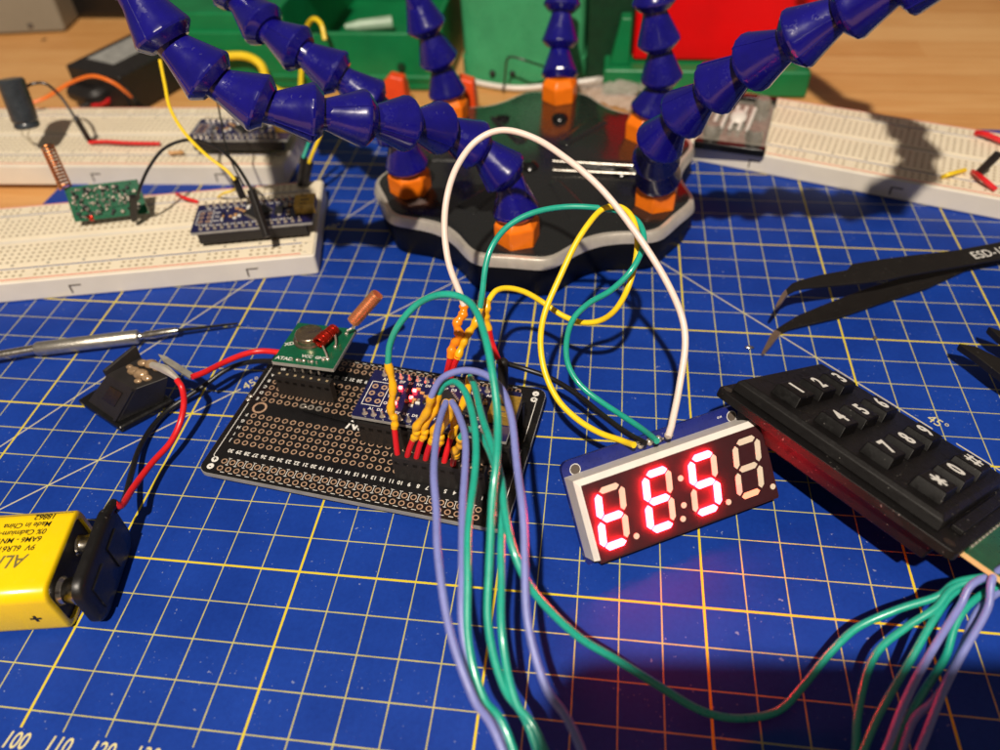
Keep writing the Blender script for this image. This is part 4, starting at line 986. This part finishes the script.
b = MB().mat('black_plastic'); b.tube(A([(75, 92, .4), (95, 97, .5), (108, 88, .6)]), .45, 10); b.tube(A([(80, 108, .2), (100, 98, .4), (120, 90, .3), (150, 85, .2)]), .12, 8); b.build('cable', pb, world=True)
b = MB().mat('red_wire'); b.tube(A([(92, 107, .2), (105, 100, .3), (120, 90, .5)]), [.1, .25, .12], 8); tag(b.build('clip_lead', origin=at(92, 107, .2)), 'red tapered clip lead in front of the black power supply', 'lead')

q0 = at(66, 32, -.3)
gc = thing('grey_case', 'grey instrument case standing on the desk in the far left corner', 'case', TR(q0))
b = MB().mat('grey_case'); hx = at(0, 35, -.3)
dxx = (q0 - hx).normalized(); nn = V((-dxx.y, dxx.x, 0))
b.add([q0, hx - dxx * 12, hx - dxx * 12 + nn * 12, q0 + nn * 12] + [p + V((0, 0, 2.3)) + (nn * .15) for p in (q0, hx - dxx * 12)] + [hx - dxx * 12 + nn * 12 + V((0, 0, 2.3)), q0 + nn * 12 + V((0, 0, 2.3))],
      [(0, 1, 2, 3), (4, 5, 6, 7), (0, 1, 5, 4), (1, 2, 6, 5), (2, 3, 7, 6), (3, 0, 4, 7)])
b.build('housing', gc, world=True, bevel=.2)
b = MB().mat('dark_mark'); p = at(33, 24, 0.9); b.ball(p + V((0, -.3, 0)), .16); b.build('foot_screw', gc, world=True)
b = MB().mat('black_rubber'); p = at(90, 14, 0); b.box(p + V((.5, 3, 1)), (5.5, 6, 3.2)); tag(b.build('dark_block', bevel=.8, seg=4, origin=p), 'dark rounded pouch on the desk behind the blue arm at far left', 'block')  # plain dark box with rounded edges, object not identified

# organiser
yo = 32.9
og = thing('parts_tray', 'green plastic parts tray with a white pen in it behind the black stand', 'tray', (5, yo, -.3))
x0, x1 = at(150, 78, -.3).x + 1.2, at(452, 80, -.3).x
b = MB().mat('green_plastic')
b.box(((x0 + x1) / 2, yo + .15, 1.15), (x1 - x0, .3, 2.9)); b.box(((x0 + x1) / 2, yo + .3, .35), (x1 - x0 + .3, .8, .35))
b.box(((x0 + x1) / 2, yo + 6, -.1), (x1 - x0, 12, .3)); b.box((x0 + .15, yo + 6, 1.6), (.3, 12, 3.6)); b.box((x1 - .15, yo + 6, 1.6), (.3, 12, 3.6)); b.box(((x0 + x1) / 2, yo + 12, 2.5), (x1 - x0, .3, 5))
xm = at(296, 20, 2.4).x; b.box((xm, yo + 6, 1.8), (.4, 12, 4)); b.box(((x0 + xm) / 2, yo + 3.2, 2.5), (xm - x0, 6.2, .25))
b.box(((xm + x1) / 2 + 1, yo + 2.2, 1.4), (x1 - xm - 2.5, 3.8, .25))
b.box(((x0 + xm) / 2, yo + 2.4, 1.6), (xm - x0 - .2, 4.4, 3.7))
b.build('tray_body', og, world=True, bevel=.15)
b = MB().mat('blue_plastic'); b.box((at(270, 6, 3.2).x, yo + 5.2, 3.4), (4.2, 3.4, .5)); b.build('blue_lid', og, world=True, bevel=.1)
b = MB().mat('green_dark')
for xx in (at(332, 62, 0).x, at(415, 62, 0).x, at(190, 62, 0).x): b.lathe([(.22, 0), (.2, .12)], zframe((xx, yo - .02, .95), (0, -1, 0)), 14)
b.build('screw_recess', og, world=True)
b = MB().mat('pen_body'); a0 = at(345, 27, 2.2); a1 = at(392, 22, 2.2); b.tube([a0, a0.lerp(a1, .3), a1], [.14, .28, .32], 14, smooth=False)
tag(b.build('marker_pen', origin=a0), 'whitish pen lying inside the green tray', 'pen')
# shiny light green bin
gb = thing('green_bin', 'shiny light green curved bin behind the rearmost orange nut', 'bin', (18, yo, -.3))
xa, xb = at(462, 78, 0).x, at(585, 78, 0).x
b = MB().mat('green_light'); cx = (xa + xb) / 2; ra = (xb - xa) / 2
rings = []
for z_, k_ in ((-.28, 1.), (.9, 1.), (.95, .97), (6.5, .98)):
    rings.append([(cx + ra * k_ * math.cos(math.radians(a)), yo + 1.6 + .9 * k_ * -abs(math.sin(math.radians(a))) ** .9, z_) for a in range(0, 181, 12)] + [(cx - ra * k_, yo + 7, z_), (cx + ra * k_, yo + 7, z_)])
b.loft(rings); b.build('bin_body', gb, world=True, ang=50)
b = MB().mat('black_plastic')
for px in (493, 513): 
    p = at(px, 67, .55); b.ball((p.x, yo + .72, .35), .16)
b.build('plug_hole', gb, world=True)
gk = thing('shaded_green_rack', 'green rack left of the red bin, shade put into its side wall colour', 'rack', (22, yo, -.3))
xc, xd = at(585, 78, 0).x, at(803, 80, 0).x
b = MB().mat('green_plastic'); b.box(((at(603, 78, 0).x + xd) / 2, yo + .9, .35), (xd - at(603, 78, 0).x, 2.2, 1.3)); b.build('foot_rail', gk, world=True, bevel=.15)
b = MB().mat('green_dark'); b.box(((xc + at(632, 60, 1).x) / 2, yo + 4, 3), (at(632, 60, 1).x - xc, 5, 7)); b.build('side_wall', gk, world=True, bevel=.15)  # shade beside the red bin is put into this darker green
b = MB().mat('green_plastic'); p = at(621, 55, 1.2); b.loft([[(p.x - .55, yo + .3, 1.0), (p.x + .4, yo + .3, 1.0), (p.x + .4, yo + 1.2, 1.0), (p.x - .55, yo + 1.2, 1.0)], [(p.x - .1, yo + .4, 3.2), (p.x + .4, yo + .4, 3.2), (p.x + .4, yo + 1.2, 3.2), (p.x - .1, yo + 1.2, 3.2)]]); b.build('rib', gk, world=True, bevel=.08)
xe, xf = at(632, 54, 1).x, at(795, 50, 1).x
b = MB().mat('red_plastic'); b.loft([[(xe, yo + .8, 1.02), (xf, yo + .8, 1.02), (xf, yo + 8, 1.02), (xe, yo + 8, 1.02)], [(xe, yo + .3, 7), (xf + .4, yo + .3, 7), (xf + .4, yo + 8, 7), (xe, yo + 8, 7)]])
tag(b.build('red_bin', bevel=.2, origin=(xe, yo, 1)), 'bright red bin standing on the green rail behind the right arms', 'bin')
# orange clamps
for (px, py), sc_, lab in (((396, 113), 1., 'orange red plastic wedge on the desk, the left one of two, behind the blue arm'), ((464, 128), 1.35, 'taller orange red plastic wedge beside the rear left nut of the stand')):
    p = at(px, py, -.3); b = MB().mat('orange_red'); s_ = sc_
    b.loft([[(p.x - .65, p.y - .3, -.29), (p.x + .7, p.y - .3, -.29), (p.x + .7, p.y + .8, -.29), (p.x - .65, p.y + .8, -.29)], [(p.x - .6, p.y - .25, 1.0 * s_), (p.x + .65, p.y - .25, .9 * s_), (p.x + .65, p.y + .7, .9 * s_), (p.x - .6, p.y + .7, 1.0 * s_)],
            [(p.x - .05, p.y - .1, 1.6 * s_), (p.x + .6, p.y - .1, 1.45 * s_), (p.x + .6, p.y + .5, 1.45 * s_), (p.x - .05, p.y + .5, 1.6 * s_)]])
    tag(b.build('plastic_wedge', bevel=.08, origin=p), lab, 'wedge', 'orange plastic wedges')
# white cable behind the stand, bent black wire, clear bag, yellow cables
b = MB().mat('white_plastic'); b.tube(A([(462, 76, -.1), (480, 83, -.1), (515, 88, -.1), (548, 86, -.1), (580, 82, .1), (612, 78, .2), (648, 72, .5), (690, 66, .8)]), .14, 10); tag(b.build('white_cable', origin=at(468, 76, -.1)), 'flat white cable lying behind the black stand', 'cable')
b = MB().mat('black_wire'); b.tube(A([(503, 92, -.2), (505, 78, .5), (507, 60, 1.6), (513, 57, 1.8), (530, 62, 1.6), (548, 68, 1.0)]), .05, 8); tag(b.build('bent_wire', origin=at(503, 92, -.2)), 'thin dark bent wire in front of the shiny green bin', 'wire')
bm_pts = []; nx, ny = 26, 14; b = MB().mat('film')
c00, c10, c01, c11 = at(572, 96, -.2), at(668, 124, -.2), at(585, 80, -.2), at(668, 76, -.2)
rnd = random.Random(9)
for j in range(ny):
    for i in range(nx):
        s_, t_ = i / (nx - 1), j / (ny - 1)
        p = (c00.lerp(c10, s_)).lerp(c01.lerp(c11, s_), t_); h = .12 + .55 * math.sin(math.pi * s_) * math.sin(math.pi * t_) + rnd.uniform(-.09, .09)
        bm_pts.append(p + V((0, 0, h)))
fs = [(j * nx + i, j * nx + i + 1, (j + 1) * nx + i + 1, (j + 1) * nx + i) for j in range(ny - 1) for i in range(nx - 1)]
b.add(bm_pts, fs); tag(b.build('clear_bag', ang=180, origin=c00), 'crumpled clear plastic bag on the desk behind the stand', 'bag')
b = MB().mat('yellow_wire'); b.tube(A([(196, 56, 1.5), (222, 56, 1.6), (245, 56, 1.6), (260, 64, 1.3), (266, 78, .7), (272, 88, .2), (290, 96, 0)]), .2, 10); tag(b.build('yellow_cable', origin=at(196, 56, 1.5)), 'thick yellow cable curving on the desk in front of the green tray', 'cable')
b = MB().mat('yellow_wire'); b.tube(A([(300, 100, 0), (302, 60, 1.2), (306, 30, 2.8), (313, 19, 3.5), (321, 24, 3.4), (325, 40, 2.8)]), .11, 10); tag(b.build('yellow_wire', origin=at(300, 100, 0)), 'thin yellow wire sticking up in front of the green tray', 'wire')
b = MB().mat('red_plastic'); b.add([at(598, 22, 0), at(640, 22, 0)], []) if False else None

# small litter on the mat: a metal chip near the tweezers
b = MB().mat('steel'); b.ball(at(749.5, 347.5, .05), .13, sc_=(1.2, .5, .4)); tag(b.build('metal_chip', origin=at(749.5, 347.5, 0)), 'tiny shiny metal chip on the mat beside the bent tweezer tip', 'metal chip')
b = MB().mat('dark_mark'); b.ball(at(875, 338, .03), .07); tag(b.build('crumb', origin=at(875, 338, 0)), 'dark crumb on a grid crossing right of the tweezer tips', 'crumb')

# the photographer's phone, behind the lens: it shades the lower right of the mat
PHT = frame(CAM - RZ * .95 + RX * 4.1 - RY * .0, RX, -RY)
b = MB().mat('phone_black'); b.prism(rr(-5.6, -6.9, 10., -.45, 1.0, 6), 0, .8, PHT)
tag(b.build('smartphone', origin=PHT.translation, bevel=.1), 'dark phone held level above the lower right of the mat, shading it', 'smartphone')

# ------------------------------------------------------------------ light
LP = V((18, -42, 86))
ld = bpy.data.lights.new('room_lamp', 'POINT'); ld.energy = 56; ld.shadow_soft_size = .012; ld.color = (1., .88, .74)
lo = bpy.data.objects.new('room_lamp', ld); COL.objects.link(lo); lo.location = LP * S
w = bpy.data.worlds.new('World'); sc.world = w; w.use_nodes = True
bg = w.node_tree.nodes['Background']; bg.inputs[0].default_value = (1., .84, .72, 1); bg.inputs[1].default_value = .12

# ------------------------------------------------------------------ camera
cd = bpy.data.cameras.new('camera'); cd.sensor_width = 36; cd.lens = 36 * FPX / 1000; cd.clip_start = .005; cd.clip_end = 20
cd.dof.use_dof = True; cd.dof.focus_distance = .205; cd.dof.aperture_fstop = cd.lens / 2.7
co = bpy.data.objects.new('camera', cd); COL.objects.link(co)
mw = Matrix((RX, -RY, -RZ)).transposed().to_4x4(); mw.translation = CAM * S; co.matrix_world = mw
sc.camera = co
sc.view_settings.view_transform = 'Standard'; sc.view_settings.look = 'None'; sc.view_settings.exposure = 0; sc.view_settings.gamma = 1
sc.cycles.max_bounces = 8; sc.cycles.transparent_max_bounces = 12
